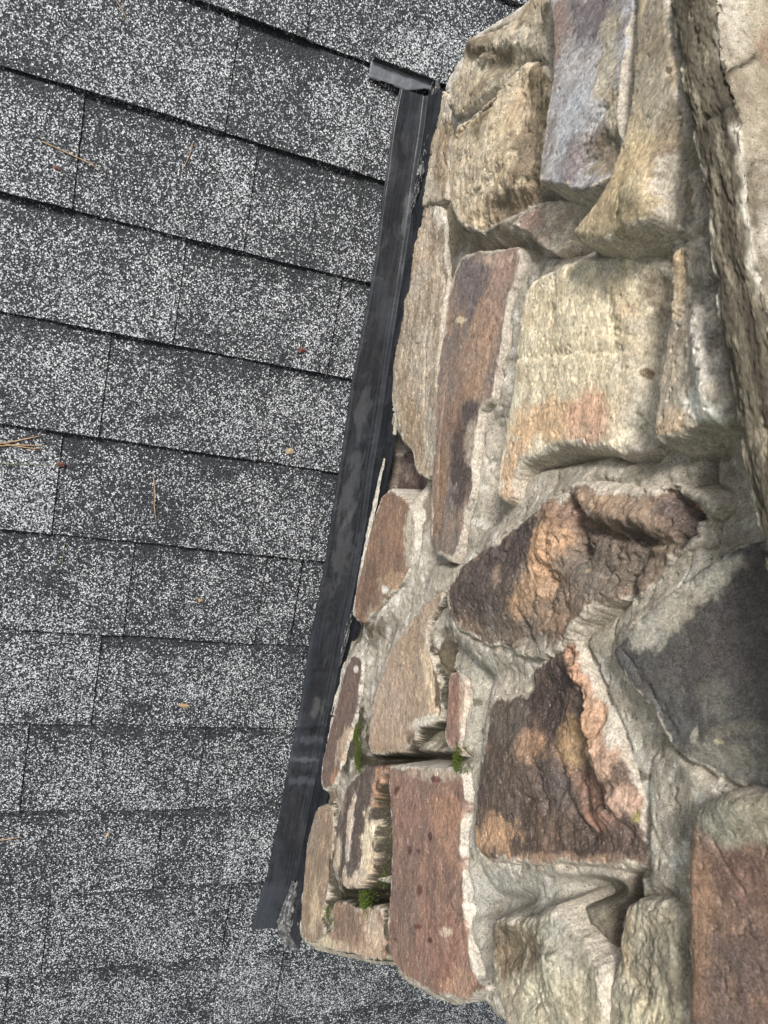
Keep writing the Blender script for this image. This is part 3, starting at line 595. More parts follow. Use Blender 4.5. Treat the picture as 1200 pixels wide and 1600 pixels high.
def build_stone(st):
    h = st['h']; step = 1.5*st['z']/FPX; steep = 8.0 if h < .045 else 4.0
    depth = h + (0.05 if st['deep'] else 0.006)
    marg = depth/steep + 0.004
    lo = st['ol'].min(0)-marg; hi = st['ol'].max(0)+marg
    # leave off what lies far outside the picture
    ns = int((hi[0]-lo[0])/step)+2; n_t = int((hi[1]-lo[1])/step)+2
    GS, GT = np.meshgrid(np.linspace(lo[0], hi[0], ns), np.linspace(lo[1], hi[1], n_t), indexing='ij')
    P = np.stack([GS.ravel(), GT.ravel()], 1)
    sd = st['sdf'](P); r = st['r']
    inside = np.clip(sd, 0, r)
    z = h - (r - np.sqrt(np.maximum(r*r-(r-inside)**2, 0)))
    raw = st['raw']; blend = np.exp(np.minimum(sd, 0)/0.004); sdm = raw*(1-blend)+sd*blend
    z = np.where(sd < 0, h - r + np.minimum(sdm, 0)*steep, z)
    fade = sstep(-0.004, 0.006, sd)
    z += surf_noise(P, st)*(0.4+0.6*fade)
    for pts, dp, wd in st['grooves']:
        G = on_wall(pts, h); near = (P > G.min(0)-4*wd).all(1) & (P < G.max(0)+4*wd).all(1)
        Q = P[near] + 0.35*wd*np.stack([fbm(P[near,0]*150, P[near,1]*150, 3, 3), fbm(P[near,0]*150, P[near,1]*150, 4, 3)], 1)*3
        d = poly_dist(Q, G)
        z[near] -= dp*np.exp(-(d/wd)**1.6)*(0.75+0.6*fbm(Q[:,0]*80, Q[:,1]*80, 8, 2))
    for px, py, rx, ry, an, dh in st['lumps']:
        an = math.radians(an); c = on_wall([(px, py)], h)[0]
        e1 = on_wall([(px+rx*math.cos(an), py+rx*math.sin(an))], h)[0]-c
        e2 = on_wall([(px-ry*math.sin(an), py+ry*math.cos(an))], h)[0]-c
        q = (P-c)@np.linalg.inv(np.stack([e1, e2], 1)).T
        d = np.sqrt((q*q).sum(1)) + 0.5*fbm(P[:,0]*60, P[:,1]*60, st['seed']+77, 3)
        z += dh*np.exp(-d**2*0.9)
    z += (P-st['c'])@np.array(st['tilt'])
    col = painted(P, st, np.maximum(h-r-z, 0))
    # mortar left on the stone's edges
    if st['smear'] > 0:
        nn = fbm(P[:,0]*48, P[:,1]*48, st['seed']+51, 6, 0.68)
        vs = st['smear']*(0.55 + 1.6*np.clip(fbm(P[:,0]*17, P[:,1]*17, st['seed']+61, 3)+.15, -.3, 1))
        m = sstep(0.0015, -0.0010, sd - vs + nn*0.0085)[:,None]*0.92
        mc = st['smearc']*(1+0.3*fbm(P[:,0]*120, P[:,1]*120, 5, 3))[:,None]
        col = col*(1-m) + mc*m
        z += 0.0006*m[:,0]
    if st['side'] is not None:
        m = (sstep(.0010, -.0006, sd+.0050*fbm((P[:,0]+z)*60, (P[:,1]-z)*60, 12, 4, .6))*.95)[:,None]; col = col*(1-m) + st['side']*m
    for i, p in enumerate(st['patches']):
        if p[5] is MOSSD: col = patch(P, col, p[:2], h, p[2], p[3], math.radians(p[4]), MOSSD, p[6], .25, .9, st['seed']+60+i)
    keep = (sd > -marg).reshape(ns, n_t)
    F, used = grid_faces(ns, n_t, keep)
    V = world(X0 - z, P[:,0], P[:,1])[used]
    g = st['gdir']; gv = np.stack([P@g*st['iso'], P@np.array([-g[1], g[0]]), z*1.0], 1)[used] + st['seed']*0.37
    o = mesh_obj('stone', V, F, M_STONE, chimney, col=np.clip(col[used], 0.008, 0.9), gv=gv)
    tag(o, st['label'])
    return o
for st in STONES: build_stone(st)

# mortar: one skin over the whole face, turned back round both corners
def spaced(lo, hi, f):
    out = [lo]
    while out[-1] < hi: out.append(out[-1]+f(out[-1]))
    return np.array(out)
Tmax = 0.92
zt = lambda t: max(0.42, 1.08 - 0.9*t)
tt = spaced(-0.02, Tmax, lambda t: 1.9*zt(t)/FPX)
s_lo, s_hi = -0.75, max(ep[:,0].max(), 0.9)
NU = 760
u = np.linspace(0, 1, NU)
GT = np.repeat(tt[None], NU+16, 0)
S = np.zeros((NU+16, len(tt))); XB = np.zeros_like(S)
ST, SE = s_top(tt), s_end(tt)
S[8:8+NU] = ST[None] + (SE-ST)[None]*u[:,None]
for k in range(8):
    S[k] = ST; XB[k] = 0.55*((8-k)/8)**2; S[-1-k] = SE; XB[-1-k] = 0.55*((8-k)/8)**2
P = np.stack([S.ravel(), GT.ravel()], 1)
H = np.full(len(P), 0.016); wsum = np.zeros(len(P))
best = np.full(len(P), -1.0); near_any = np.full(len(P), 9.0)
for st in STONES:
    lo = st['ol'].min(0)-0.05; hi = st['ol'].max(0)+0.05
    m = ((P > lo) & (P < hi)).all(1); Q = P[m]
    sd = signed(Q, st['ol']); d = np.maximum(-sd, 0)
    ee = st['e']*(0.3 if st['e'] < .0125 else .6)
    top = max(st['h'] - st['r']*.55 - ee, 0.004)
    k = np.exp(-(d/0.026)**2)
    # smooth maximum of what each stone asks for
    b0 = max(.012, .62*st['h']); val = b0 + (top-b0)*k
    val = np.where(sd > 0.0, top - np.clip(sd, 0, 0.02)*1.2, val)
    w_ = k**2*(0.004/(d+0.004))**1.5 + 1e-5
    H[m] = (H[m]*(wsum[m]+1e-3) + val*w_)/(wsum[m]+1e-3+w_); wsum[m] += w_
    near_any[m] = np.minimum(near_any[m], -sd)
for (px, py, rx, ry, an, hh, s, *h_) in HOLLOW:
    h0 = h_[0] if h_ else hh; an = math.radians(an); c = on_wall([(px, py)], h0)[0]
    e1 = on_wall([(px+rx*math.cos(an), py+rx*math.sin(an))], h0)[0]-c
    e2 = on_wall([(px-ry*math.sin(an), py+ry*math.cos(an))], h0)[0]-c
    q = (P-c)@np.linalg.inv(np.stack([e1, e2], 1)).T
    k = s*np.exp(-(q*q).sum(1)**1.5*0.6); H = H*(1-k) + hh*k
H += 0.0032*fbm(P[:,0]*24, P[:,1]*24, 700, 4, 0.5) + 0.0009*fbm(P[:,0]*55, P[:,1]*40, 705, 3, .5) - 0.0016*sstep(.28, .5, fbm(P[:,0]*95, P[:,1]*95, 707, 2)) - 0.0014*sstep(.93, 1.0, ridged(P[:,0]*9, P[:,1]*9, 708, 1)) + 0.0010*fbm(P[:,0]*110, P[:,1]*110, 710, 4, 0.65) + 0.0003*ridged(P[:,0]*45, P[:,1]*45, 720, 3)
tl = 0.027 + 0.022*np.exp(-((P[:,0]-on_wall([(545,1012)],.01)[0,0])/.022)**2) + 0.009*fbm(P[:,0]*26, P[:,0]*0+2, 760, 4)
H = np.where(P[:,1] < tl+.012, np.maximum(H, .012), H)
lowk = sstep(tl-.003, tl+.007, P[:,1]); H = -0.02 + (H+0.02)*np.sqrt(lowk)
seam = sstep(0.0045, 0.0, np.abs(near_any-0.002))*0.0048*sstep(-.25, .2, fbm(P[:,0]*22, P[:,1]*22, 722, 3))
H -= seam
H -= 0.02*sstep(0.02, 0.0, np.minimum(P[:,0]-s_top(P[:,1]), s_end(P[:,1])-P[:,0]))
col = MORT + 0*P[:,:1]
n = sstep(-0.2, 0.25, fbm(P[:,0]*16, P[:,1]*16, 730, 5, 0.6))[:,None]; col = col*(1-n*0.5) + MORTD*n*0.5
n = sstep(0.05, 0.25, fbm(P[:,0]*40, P[:,1]*40, 740, 5, 0.65))[:,None]; col = col*(1-n*0.6) + MORTW*n*0.6
n = sstep(0.18, 0.32, fbm(P[:,0]*60, P[:,1]*60, 745, 5, 0.7))[:,None]; col = col*(1-n*0.55) + C(98,92,76)*n*0.55
low = sstep(0.065, 0.045, P[:,1] + 0.02*fbm(P[:,0]*30, P[:,1]*30, 750, 3))[:,None]*0.8
col = col*(1-low) + C(206,200,184)*low
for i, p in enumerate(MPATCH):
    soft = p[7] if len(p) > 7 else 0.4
    col = patch(P, col, p[:2], p[8] if len(p) > 8 else -0.02 if p[5] is PIT_SHADE else (0.0 if p[5] is MOSSD else 0.028), p[2], p[3], math.radians(p[4]), p[5], p[6], soft, 0.8, 900+i)
F, used = grid_faces(NU+16, len(tt), np.ones(len(P), bool))
V = world(X0 - H + XB.ravel(), P[:,0], P[:,1])
gv = np.stack([P[:,0], P[:,1], H*0.6+XB.ravel()], 1)
mo = mesh_obj('mortar', V, F[:, ::-1], M_MORTAR, chimney, col=np.clip(col, 0.01, 0.9), gv=gv)
tag(mo, 'grey-tan sandy mortar between the stones')

# ------------------------------------------------------------------ cap slab along the top of the wall
XL = X0-0.085
Lp = [(1030,-120),(1044,0),(1060,110),(1076,190),(1088,250),(1101,315),(1108,400),(1117,470),(1128,540),(1141,600),(1152,680),(1163,740),(1176,800),(1186,860),(1200,925),(1216,1000),(1240,1100)]
Up = [(1098,-120),(1112,0),(1126,100),(1141,150),(1154,230),(1165,330),(1174,400),(1186,460),(1196,510),(1206,560),(1222,650),(1244,780),(1262,900),(1285,1020)]
LP = on_wall(Lp, X=XL); UP = on_wall(Up, X=XL+0.004)
ss = np.arange(-0.62, 1.15, 0.0011)
def ext(s, A):
    t = np.interp(s, A[:,0], A[:,1]); k = (A[-1,1]-A[-4,1])/(A[-1,0]-A[-4,0]); k0 = (A[3,1]-A[0,1])/(A[3,0]-A[0,0])
    t = np.where(s > A[-1,0], A[-1,1]+(s-A[-1,0])*k, t); return np.where(s < A[0,0], A[0,1]+(s-A[0,0])*k0, t)
kern = np.ones(9)/9
tL = np.convolve(np.pad(ext(ss, LP), 4, 'edge'), kern, 'valid'); tU = np.convolve(np.pad(ext(ss, UP), 4, 'edge'), kern, 'valid')
rows = []      # (X offset from XL, t, part 0 under 1 face 2 top)
nb, nf, ntop = 10, 64, 190
def put(X, t, part): rows.append((X, t, part))
for j in range(nb): put(XL+0.12*(1-j/nb)+0*ss, tL-0.002+0*ss, 0)
for j in range(nf+1): put(XL+0.004*j/nf+0*ss, tL+(tU-tL)*j/nf, 1)
for j in range(1, ntop+1):
    a = (j/ntop); a = 0.45*a**1.35; put(XL+0.004+a+0*ss, tU+a*0.10, 2)
XX = np.stack([r[0] for r in rows], 1); TT = np.stack([r[1] for r in rows], 1); SS = np.repeat(ss[:,None], len(rows), 1)
part = np.array([r[2] for r in rows])[None]+0*SS
fs, ft, fx = SS.ravel(), TT.ravel(), XX.ravel(); fp = part.ravel()
jj = np.concatenate([np.zeros(nb), np.linspace(0, .045, nf+1), np.full(ntop, .045)])[None]+0*SS
vv = jj.ravel() + np.where(fp == 1, 0, fx-XL)
n1 = 0.0030*fbm(fs*18, vv*30, 800, 4) + 0.0011*fbm(fs*90, vv*90, 810, 4, .6) + 0.0004*(ridged(fs*16, vv*170, 820, 3)-.4)*(fp == 1) + 0.0016*(fp == 1)*(fbm(fs*60, vv*60, 824, 4, .65) - .8*sstep(.25, .45, fbm(fs*45, vv*60, 826, 3)))
n1 = n1 + 0.0007*fbm(fs*260, vv*260, 812, 2) + (fp == 2)*(0.0022*fbm(fs*45, vv*45, 814, 5, .65) - .0015*sstep(.2, .4, fbm(fs*110, vv*110, 815, 3)))
edge = np.minimum(np.abs(ft-np.repeat(tU[:,None], len(rows), 1).ravel())+np.abs(fx-XL-.004)*(fp == 2), np.abs(ft-np.repeat(tL[:,None], len(rows), 1).ravel())+np.abs(fx-XL)*(fp == 0))
chip = 0.006*sstep(0.006, 0.0, edge)*(0.35+sstep(0.0, 0.4, fbm(fs*40, vv*40, 830, 4)))
nrm_x = np.where(fp == 1, -1, np.where(fp == 2, 0, 0)); nrm_t = np.where(fp == 2, 1, np.where(fp == 0, -1, 0))
dx = np.where(fp == 1, -(n1), 0) + chip*np.where(fp == 0, .3, .8); dt = np.where(fp == 2, n1, 0) - chip*np.where(fp == 2, .8, 0) + chip*(fp == 0)*.4
# crack across the slab
Ck = on_wall([(1098,185),(1118,172),(1136,140),(1150,128)], X=XL)
onf = fp == 1
dC = poly_dist(np.stack([fs, ft], 1), Ck); 
kf = np.where(onf, np.exp(-(dC/0.0022)**2), 0)
tCk = float(np.interp(Ck[2,0], ss, tU))
CT = on_roof([(1128,140),(1145,125),(1162,118),(1172,98),(1190,88),(1215,78),(1240,60)], tCk+.006)
dtop = poly_dist(np.stack([fx+.002*fbm(fx*90,fs*90,6,3), fs+.002*fbm(fx*90,fs*90,7,3)], 1), CT)
kt = np.where(fp == 2, np.exp(-(dtop/0.0014)**2), 0)
n_ck = kf*0.003; dx = dx + n_ck; dt = dt - kt*0.003
capc = np.zeros((len(fs), 3)); 
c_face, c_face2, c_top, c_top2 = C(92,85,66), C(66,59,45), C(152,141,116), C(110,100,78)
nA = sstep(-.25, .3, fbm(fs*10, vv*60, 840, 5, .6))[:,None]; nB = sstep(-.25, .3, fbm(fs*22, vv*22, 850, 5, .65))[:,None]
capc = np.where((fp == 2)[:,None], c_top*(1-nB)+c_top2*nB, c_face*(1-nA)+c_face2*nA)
nC = sstep(.16, .34, fbm(fs*26, vv*26, 860, 5, .65))[:,None]; capc = capc*(1-nC*.6) + C(74,64,46)*nC*.6*(fp[:,None] != 2) + C(120,96,66)*nC*.6*(fp[:,None] == 2)
we = (sstep(0.0045, 0.0, edge - 0.003*fbm(fs*60, vv*60, 870, 4))*sstep(-.1, .15, fbm(fs*14, vv*3, 875, 3)))[:,None]*.75
capc = capc*(1-we) + C(206,200,180)*we
rs = ((fp == 2)*sstep(.0, .3, fbm(fs*14, fx*14+4, 862, 5, .65)))[:,None]*.6; capc = capc*(1-rs) + C(186,180,162)*rs
rs = ((fp == 2)*sstep(.12, .35, fbm(fs*18, fx*18+9, 864, 5, .65)))[:,None]*.6; capc = capc*(1-rs) + C(128,92,60)*rs
rs = ((fp == 1)*sstep(.1, .3, fbm(fs*30, vv*50+9, 866, 5, .65)))[:,None]*.5; capc = capc*(1-rs) + C(146,136,108)*rs
# flakes of white paint on the top face
wpt = on_roof([(1192,345)], tCk-.02)[0]; wp = wpt
wtop = (fp == 2)*sstep(1.15, .7, np.hypot((fs-wp[1])/.016, (fx-wp[0])/.011) + .9*fbm(fs*90, fx*90, 880, 4))
capc = capc*(1-wtop[:,None]*.9) + C(214,214,210)*wtop[:,None]*.9
ckd = np.maximum(kf, kt)[:,None]*.7; capc = capc*(1-ckd) + C(40,36,32)*ckd
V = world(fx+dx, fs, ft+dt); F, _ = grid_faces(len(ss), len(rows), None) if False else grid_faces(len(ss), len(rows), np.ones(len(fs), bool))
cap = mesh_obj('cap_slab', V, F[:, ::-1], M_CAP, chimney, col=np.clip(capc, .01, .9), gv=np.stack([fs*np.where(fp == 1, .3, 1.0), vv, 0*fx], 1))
tag(cap, 'thick weathered tan cap slab with a cracked brown edge')
# ------------------------------------------------------------------ flashing
fl = empty('metal_flashing', 'long black metal flashing strip lying between the shingles and the foot of the stone chimney', 'flashing')
OUT = [(626,138),(622,152),(613,200),(600,300),(592,365),(583,430),(565,520),(549,600),(536,700),(526,760),(511,860),(496,950),(481,1015),(475,1070),(463,1140),(448,1210),(436,1280),(421,1350),(405,1410),(393,1452)]
CRE = [(676,118),(668,140),(662,200),(652,260),(640,350),(624,455),(610,545),(597,640),(582,735),(569,830),(556,900),(545,960),(535,1010),(523,1070),(509,1130),(497,1190),(488,1235),(478,1290),(466,1350),(455,1410),(446,1470)]
OR = on_roof(OUT, .013); CR = on_roof(CRE, .016)
s0, s1 = OR[0,1], OR[-1,1]
sv = np.arange(s0, s1, 0.0016)
xo = np.interp(sv, OR[:,1], OR[:,0]); xc = np.interp(sv, CR[:,1], CR[:,0])
ker = np.ones(31)/31
xo = np.convolve(np.pad(xo, 15, 'edge'), ker, 'valid') + 0.0008*fbm(sv*20, sv*0, 903, 3); xc = np.convolve(np.pad(xc, 15, 'edge'), ker, 'valid')
def metal_col(n_, s_, a_, seed=0):
    b = C(25,29,37)+0*n_[:,None]
    m = sstep(-.1, .35, fbm(s_*9, a_*60+3, 910+seed, 4, .6))[:,None]; b = b*(1-m*.75) + C(40,46,56)*m*.7
    m = sstep(.12, .3, fbm(s_*30, a_*60, 920+seed, 4, .6))[:,None]; b = b*(1-m*.7) + C(26,28,32)*m*.7
    m = sstep(.2, .4, fbm(s_*5, a_*8, 925+seed, 3, .6))[:,None]; b = b*(1-m*.5) + C(64,72,86)*m*.35
    return b
nr = 34; a = np.linspace(0, 1, nr)
A2 = np.repeat(a[None], len(sv), 0); S2 = np.repeat(sv[:,None], nr, 1)
Xf = xo[:,None] + (xc-xo)[:,None]*a[None]
# loosely lying sheet: lap bumps over the course ends and one kinked part low down
Tf = 0.0138 + 0.0010*np.sin(A2*math.pi) + 0.0010*fbm(S2*14, A2*1.2, 900, 3) + 0.006*sstep(.82, 1, A2)**2
for ks, kw, kd in ((on_roof([(480,1130)])[0,1], .006, .0022), (on_roof([(475,1172)])[0,1], .009, -.0022), (on_roof([(470,1200)])[0,1], .008, .0018), (on_roof([(500,1035)])[0,1], .010, .0012)):
    Tf += kd*np.exp(-((S2-ks+0.006*A2)/kw)**2)
Tf += -0.0035*sstep(.05, 0, A2)
F, _ = grid_faces(len(sv), nr, np.ones(A2.size, bool))
V = world(Xf.ravel(), S2.ravel(), Tf.ravel())
# give the sheet a thickness edge at the outside
Vb = world(xo+0.0003, sv, Tf[:,0]-0.0018); off = len(V); V = np.vstack([V, Vb])
i0 = np.arange(len(sv)-1); E = np.stack([i0*nr, i0*nr+nr, off+i0+1, off+i0], 1)
col = np.vstack([metal_col(A2.ravel(), S2.ravel(), Xf.ravel()), np.repeat(C(30,32,36)[None], len(sv), 0)])
m = (sstep(.0009, .0003, np.abs(A2.ravel()-.80)*.06)*.5)[:,None]; col[:off] = col[:off]*(1-m)+C(120,124,130)*m
# chalky scuffs
for (px, rx, ry, c) in [((630,340),7,30,(124,130,138)),((625,420),7,16,(104,110,118)),((562,640),10,40,(92,96,102)),((545,760),14,60,(96,100,104)),((530,860),14,60,(88,92,96)),((494,1100),12,16,(110,112,112)),((480,1148),22,8,(92,98,112)),((475,1180),24,5,(112,118,128)),((466,1212),22,8,(96,104,124))]:
    P_ = np.stack([Xf.ravel(), S2.ravel()], 1); cc = on_roof([px])[0]; dd = np.hypot((P_[:,0]-cc[0])/(rx*.001), (P_[:,1]-cc[1])/(ry*.001)) + 1.6*fbm(P_[:,0]*110, P_[:,1]*36, int(px[0]), 5, .65)
    m = sstep(1.3, .5, dd)[:,None]*.28; col[:off] = col[:off]*(1-m)+C(*c)*m
gvr = np.stack([np.append(S2.ravel(), sv), np.append(Xf.ravel(), xo), np.append(Tf.ravel(), sv*0)], 1)
mesh_obj('roof_flange', V, np.vstack([F[:, ::-1], E]), M_METAL, fl, col=col, gv=gvr)
# upstand against the wall
nw = 16; aw = np.linspace(0, 1, nw)
AW = np.repeat(aw[None], len(sv), 0); SW = np.repeat(sv[:,None], nw, 1)
XT = np.minimum(xc+0.004, X0-0.004)
Xw = xc[:,None] + (X0-0.010-xc)[:,None]*AW**1.2; Tw = 0.0195 + 0.050*AW + 0.0015*fbm(SW*25, AW*2, 931, 3)*AW
Tw[:,0] = Tf[:,-1]; 
F, _ = grid_faces(len(sv), nw, np.ones(AW.size, bool))
mesh_obj('wall_flange', world((Xw+0.0012*fbm(SW*30, AW*2, 932, 3)*AW).ravel(), SW.ravel(), Tw.ravel()), F[:, ::-1], M_METAL, fl,
         col=metal_col(AW.ravel(), SW.ravel(), Tw.ravel(), 3)*.8, gv=np.stack([SW.ravel(), Tw.ravel()+3, Xw.ravel()], 1))

def crumple(name, axis, wid, amp, seed, colr, parent, spine, lift=0.0, label=None, mat=None):
    """a crinkled strip of foil along a list of (X,s,t) points"""
    A_ = np.array(axis); L = np.concatenate([[0], np.cumsum(np.linalg.norm(np.diff(A_, axis=0), axis=1))]); 
    q = np.arange(0, L[-1], 0.0012); C3 = np.stack([np.interp(q, L, A_[:,i]) for i in range(3)], 1)
    b = np.linspace(-1, 1, 22); Q, B = np.meshgrid(q, b, indexing='ij')
    sp = np.array(spine, float); up_ = np.array([-.55, 0, .83]); wd = np.interp(q, np.linspace(0, L[-1], len(wid)), wid)[:,None]
    z = amp*(ridged(Q*40, B*1.3, seed, 3)-.4)*2 + amp*.8*fbm(Q*110, B*3, seed+3, 3)
    P3 = C3[:,None] + (B*wd*(1+.35*fbm(Q*60, B*1, seed+4, 2)))[...,None]*sp + (z+lift)[...,None]*up_
    F, _ = grid_faces(len(q), 22, np.ones(Q.size, bool)); P3 = P3.reshape(-1, 3)
    cc = colr + 0*Q.ravel()[:,None]; m = sstep(.0, .3, fbm(Q.ravel()*70, B.ravel()*3, seed+6, 3))[:,None]; cc = cc*(1-m*.7) + C(130,132,134)*m*.7
    o = mesh_obj(name, world(P3[:,0], P3[:,1], P3[:,2]), F, mat or M_METAL, parent, col=cc, gv=P3+seed, smooth=True)
    if label: tag(o, label)
    return o
def wl(px, h):
    q = on_wall([px], h)[0]; return (X0-h, q[0], q[1])
def rf(px, t):
    q = on_roof([px], t)[0]; return (q[0], q[1], t)
crumple('crumpled_edge', [wl(p, .034) for p in [(682,126),(674,160),(667,200),(661,240),(656,275),(648,310),(640,340)]], (.010,.013,.011,.010,.008,.006,.003), .0035, 41, C(40,42,46), fl, (.35,.1,.9), label='crinkled black foil edge at the upper end')
crumple('crumpled_end', [rf(p, .026) for p in [(462,1376),(456,1410),(448,1440),(448,1462),(456,1480)]], (.006,.011,.016,.020,.012), .005, 47, C(70,72,74), fl, (.8,.1,.45), label='crushed grey foil at the lower end')
crumple('torn_flap', [wl(p, .022) for p in [(550,955),(544,980),(538,1008),(531,1040)]], (.003,.006,.005,.002), .003, 53, C(30,32,34), fl, (.35,.1,.9), label='small torn curl at mid length')

def tube(name, pts, rad, mat, parent=None, sides=7, seed=0, wob=0.0):
    A_ = np.array(pts, float); n = len(A_); V = []; F = []
    for i in range(n):
        tdir = unit(A_[min(i+1, n-1)]-A_[max(i-1, 0)]); x = unit(np.cross(tdir, [.3, .2, .93])); y = np.cross(tdir, x)
        r = rad[i] if hasattr(rad, '__len__') else rad
        for j in range(sides):
            an = 2*math.pi*j/sides; V.append(A_[i] + r*(math.cos(an)*x+math.sin(an)*y)*(1+wob*math.sin(i*1.7+j*2.1+seed)))
    for i in range(n-1):
        for j in range(sides): F.append((i*sides+j, i*sides+(j+1)%sides, (i+1)*sides+(j+1)%sides, (i+1)*sides+j))
    V = np.array(V); return mesh_obj(name, V, F, mat, parent)
SC = C(188,182,166)
crumple('sealant_line', [wl(p, .020) for p in [(601,716),(594,745),(588,778),(580,815),(572,855),(564,900),(558,940),(554,962)]], (.002,.004,.0055,.004,.005,.003,.0025,.001), .0016, 61, SC, fl, (.3,.1,.95), mat=M_MORTAR, label='ragged pale sealant along the middle')
crumple('sealant_line', [wl(p, .016) for p in [(536,1058),(526,1090),(516,1130),(507,1170),(500,1205),(498,1232)]], (.002,.005,.004,.005,.003,.005), .0016, 67, SC, fl, (.3,.1,.95), mat=M_MORTAR, label='ragged pale sealant lower down')
crumple('sealant_line', [wl(p, .020) for p in [(646,352),(638,400),(631,450),(626,500),(618,560),(617,600),(620,640),(616,680)]], (.001,.003,.002,.003,.002,.004,.002,.004), .0016, 71, C(170,160,138), fl, (.3,.1,.95), mat=M_MORTAR, label='thin ragged sealant along the upper half')
# pale old sealant where the upstand meets the stones
SEAL = [(618,560),(613,590),(612,640),(606,690),(598,720),(590,770),(579,820),(571,870),(561,920),(554,960)]
def bead(px, h, r, seed):
    q = np.array([wl(p, h) for p in px]); L = np.concatenate([[0], np.cumsum(np.linalg.norm(np.diff(q, axis=0), axis=1))]); t = np.arange(0, L[-1], .003)
    P3 = np.stack([np.interp(t, L, q[:,i]) for i in range(3)], 1); P3[:,2] += .0015*fbm(t*60, t*0, seed, 3)
    rr = r*(1+.7*fbm(t*50, t*0+2, seed+1, 3)); rr[0] = rr[-1] = .0002
    o = tube('sealant_bead', world(P3[:,0], P3[:,1], P3[:,2]), rr, M_SEAL, fl, 8, seed, .12)
for sg, h, r, sd_n in (([(492,1262),(484,1300),(474,1350),(468,1400)], .014, .004, 7),):
    bead(sg, h, r, sd_n)

def plate(name, px, t, th, mat, parent=None, col=None, lift=None, n=26, kind_roof=True, seed=1, wav=.0006, mixv=None):
    ol = smooth_poly(on_roof(px, t if lift is None else t), 2, .15); lo, hi = ol.min(0), ol.max(0)
    st_ = max((hi-lo).max()/n/4, .0006)
    GX, GS = np.meshgrid(np.arange(lo[0]-st_, hi[0]+st_, st_), np.arange(lo[1]-st_, hi[1]+st_, st_), indexing='ij')
    P_ = np.stack([GX.ravel(), GS.ravel()], 1); d = signed(P_, ol)
    keep = d > -st_*1.01
    # draw the rim in to the outline
    T = t + wav*2*fbm(P_[:,0]*50, P_[:,1]*50, seed, 3) - th*sstep(st_*.2, -st_, d)
    if lift is not None: T = T + lift(P_)
    F, used = grid_faces(*GX.shape, keep.reshape(GX.shape))
    V = world(P_[:,0], P_[:,1], T)[used]
    c = None if col is None else (metal_col(P_[:,0], P_[:,1], P_[:,0], seed)*.3+col*.7)[used]
    return mesh_obj(name, V, F, mat, parent, col=c, gv=V if mat is M_SHINGLE else np.stack([P_[:,0], P_[:,1], T], 1)[used], extra=None if mixv is None else np.where(d < .0012, .0, mixv)[used])
plate('headwall_plate', [(586,84),(640,105),(700,128),(706,146),(664,138),(636,141),(604,128),(576,119)], .0135, .002, M_METAL, fl, col=C(112,118,130), seed=5, wav=.0010)
sp_ = plate('shingle', [(584,90),(640,110),(702,135),(760,144),(770,90),(700,50),(620,40),(590,58)], .0220, .0085, M_SHINGLE, roof, mixv=.5, seed=8)
tag(sp_, 'short lifted shingle tab lapping over the upper end of the flashing')

# ------------------------------------------------------------------ litter on the roof
def top_t(X, s):
    fr = ((s-S_B)/EXPO) % 1.0; return 0.0008 + 0.0085*((fr*EXPO+.02)/(EXPO+.02)) + .0034
def rpt(px, up=.0018):
    q = on_roof([px], .008)[0]; t = top_t(*q); return world(q[0], q[1], t+up)
NEED = [([(66,222),(84,230),(112,243),(140,256),(160,268)], .0009, M_NEEDLE, 'long tan pine needle lying beside the second shingle course from the top left', 'pine needle'),
 ([(176,-6),(186,8),(194,22),(200,34)], .0007, M_NEEDLE, 'short yellowish pine needle at the top edge of the photo', 'pine needle'),
 ([(-6,694),(20,690),(44,685),(64,681)], .0010, M_NEEDLE, 'uppermost of the orange pine needles in the bundle at the left edge', 'pine needle'),
 ([(-6,697),(24,695),(50,696),(70,697)], .0009, M_NEEDLE, 'middle orange pine needle of the bundle at the left edge', 'pine needle'),
 ([(-6,690),(20,696),(46,700),(68,702)], .0009, M_NEEDLE, 'lowest orange pine needle of the bundle at the left edge', 'pine needle'),
 ([(240,746),(242,770),(241,790),(244,816)], .0009, M_NEEDLE, 'upright orange pine needle lying alone in the middle of the roof', 'pine needle'),
 ([(-4,1312),(14,1310),(34,1307)], .0010, M_NEEDLE, 'tan pine needle end low on the left edge of the roof', 'pine needle'),
 ([(302,222),(298,238),(292,252),(284,268)], .0006, M_NEEDLE, 'thin brown crooked pine needle near the third shingle course', 'pine needle')]
for pts, r, m_, lab, cat in NEED:
    q = [rpt(p) for p in pts]; o = tube('pine_needle', q, [r]*(len(q)-1)+[r*.3], m_, sides=6); tag(o, lab, cat, 'pine needles scattered on the shingles')
o = tube('grass_blade', [rpt(p) for p in [(-6,723),(20,725),(50,725),(84,727)]], [.0006,.0006,.0005,.0002], M_GREEN); tag(o, 'thin green grass blade under the needle bundle at the left edge', 'grass blade')
o = tube('grass_blade', [rpt(p) for p in [(101,850),(99,866),(97,882)]], [.0005,.0005,.0002], M_GREEN); tag(o, 'short green-brown grass blade lying alone below the left needles', 'grass blade')
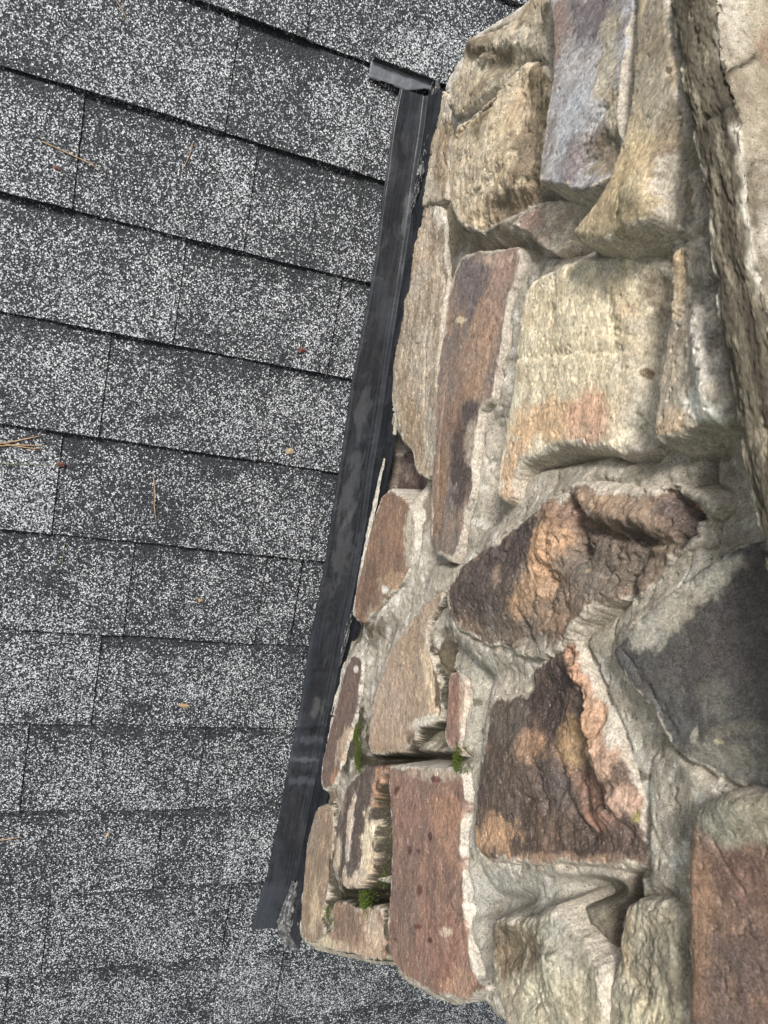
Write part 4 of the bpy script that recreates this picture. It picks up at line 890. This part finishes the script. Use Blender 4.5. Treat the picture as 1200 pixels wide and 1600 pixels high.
def scrap(name, cen, size, mat, label, cat, seed, asp=.6, ang=0):
    r_ = random.Random(seed); pts = []
    for i in range(9):
        an = 2*math.pi*i/9; rr = r_.uniform(.7, 1.1); x = size*rr*math.cos(an); y = size*asp*rr*math.sin(an)
        pts.append((x*math.cos(ang)-y*math.sin(ang), x*math.sin(ang)+y*math.cos(ang)))
    c = on_roof([cen], .008)[0]; t = top_t(*c)+.0022; V = [world(c[0], c[1], t+.002)]
    for k in (0, 1):
        for i, (x, y) in enumerate(pts): V.append(world(c[0]+x*.00095, c[1]+y*.00095, t+.0008*math.sin(i*2+seed)-k*.0016))
    F = []; n = len(pts)
    for i in range(n): F.append((0, 1+i, 1+(i+1)%n, 1+(i+1)%n)); F.append((1+i, 1+n+i, 1+n+(i+1)%n, 1+(i+1)%n))
    tri = [f[:3] for f in F[::2]]; 
    me = bpy.data.meshes.new(name); me.from_pydata([tuple(v) for v in V], [], [list(f[:3]) for f in F[::2]]+[list(f) for f in F[1::2]]); me.materials.append(mat)
    o = bpy.data.objects.new(name, me); link(o); tag(o, label, cat); return o
scrap('leaf_scrap', (452,704), 8, M_CHIP, 'pale beige leaf scrap on the shingles near the middle of the flashing', 'leaf scrap', 3, .7)
scrap('leaf_scrap', (287,1101), 12, M_NEEDLE, 'flat brown leaf scrap lying on the lower shingles', 'leaf scrap', 4, .3, .1)
scrap('leaf_scrap', (95,725), 6, M_RED, 'dark red leaf scrap beside the green blade at the left edge', 'leaf scrap', 5, .6)
scrap('leaf_scrap', (89,264), 5, M_RED, 'tiny reddish leaf scrap under the long tan needle', 'leaf scrap', 6, .6)
scrap('leaf_scrap', (168,1304), 7, M_CHIP, 'small pale upright leaf scrap at a shingle corner low on the roof', 'leaf scrap', 7, .45, 1.9)
scrap('leaf_scrap', (470,547), 8, M_RED, 'brown leaf scrap on the shingles just left of the flashing', 'leaf scrap', 8, .55, -.4)
scrap('leaf_scrap', (313,937), 5, M_NEEDLE, 'tiny orange leaf scrap near a vertical shingle joint', 'leaf scrap', 9, .7)

# ------------------------------------------------------------------ moss in the joints
def moss(px, h, n, rad, label, size=.0034, seed=0):
    r_ = np.random.default_rng(seed); c = on_wall([px], h)[0]; V = []; F = []
    for i in range(n):
        a_ = r_.normal(size=2)*rad*np.array([1.2, 1]); x = max(0, 1-(a_@a_)/(rad*rad*6)); b = np.array([X0-h-.006*x+.002, c[0]+a_[0], c[1]+a_[1]])
        d = unit(np.array([-1, a_[0]/rad*.5, .5+a_[1]/rad*.5])+r_.normal(size=3)*.55); sd = unit(np.cross(d, r_.normal(size=3))); l = size*r_.uniform(.5, 1.2); wv = l*.13
        k = len(V); V += [b-sd*wv, b+sd*wv, b+d*l*.6+sd*wv*.8, b+d*l]; F.append((k, k+1, k+2, k+3))
    V = np.array(V); o = mesh_obj('moss_tuft', world(V[:,0], V[:,1], V[:,2]), F, M_MOSS, smooth=False)
    tag(o, label, 'moss', 'green moss growing in the mortar joints'); return o
moss((560,1150), .020, 900, .0065, 'upper of two green moss tufts beside the plum-brown stone', seed=1)
moss((562,1184), .018, 1000, .0075, 'lower moss tuft, above the dark banded stone', seed=2)
moss((719,1190), .038, 800, .0055, 'round green moss tuft at the upper right corner of the red-brown stone', seed=3)
moss((597,1330), .024, 1500, .015, 'sparse moss in the dark joint right of the cream-crusted stone', .003, seed=4)
moss((575,1402), .020, 1800, .016, 'dark green moss in the gap under the cream-crusted stone', .003, seed=5)
moss((516,1425), .010, 800, .010, 'thin dark moss beside the lowest slim tan stone', .003, seed=6)
moss((684,1085), .014, 500, .010, 'dark crumbly moss along the right edge of the tan-pink stone', .0025, seed=7)
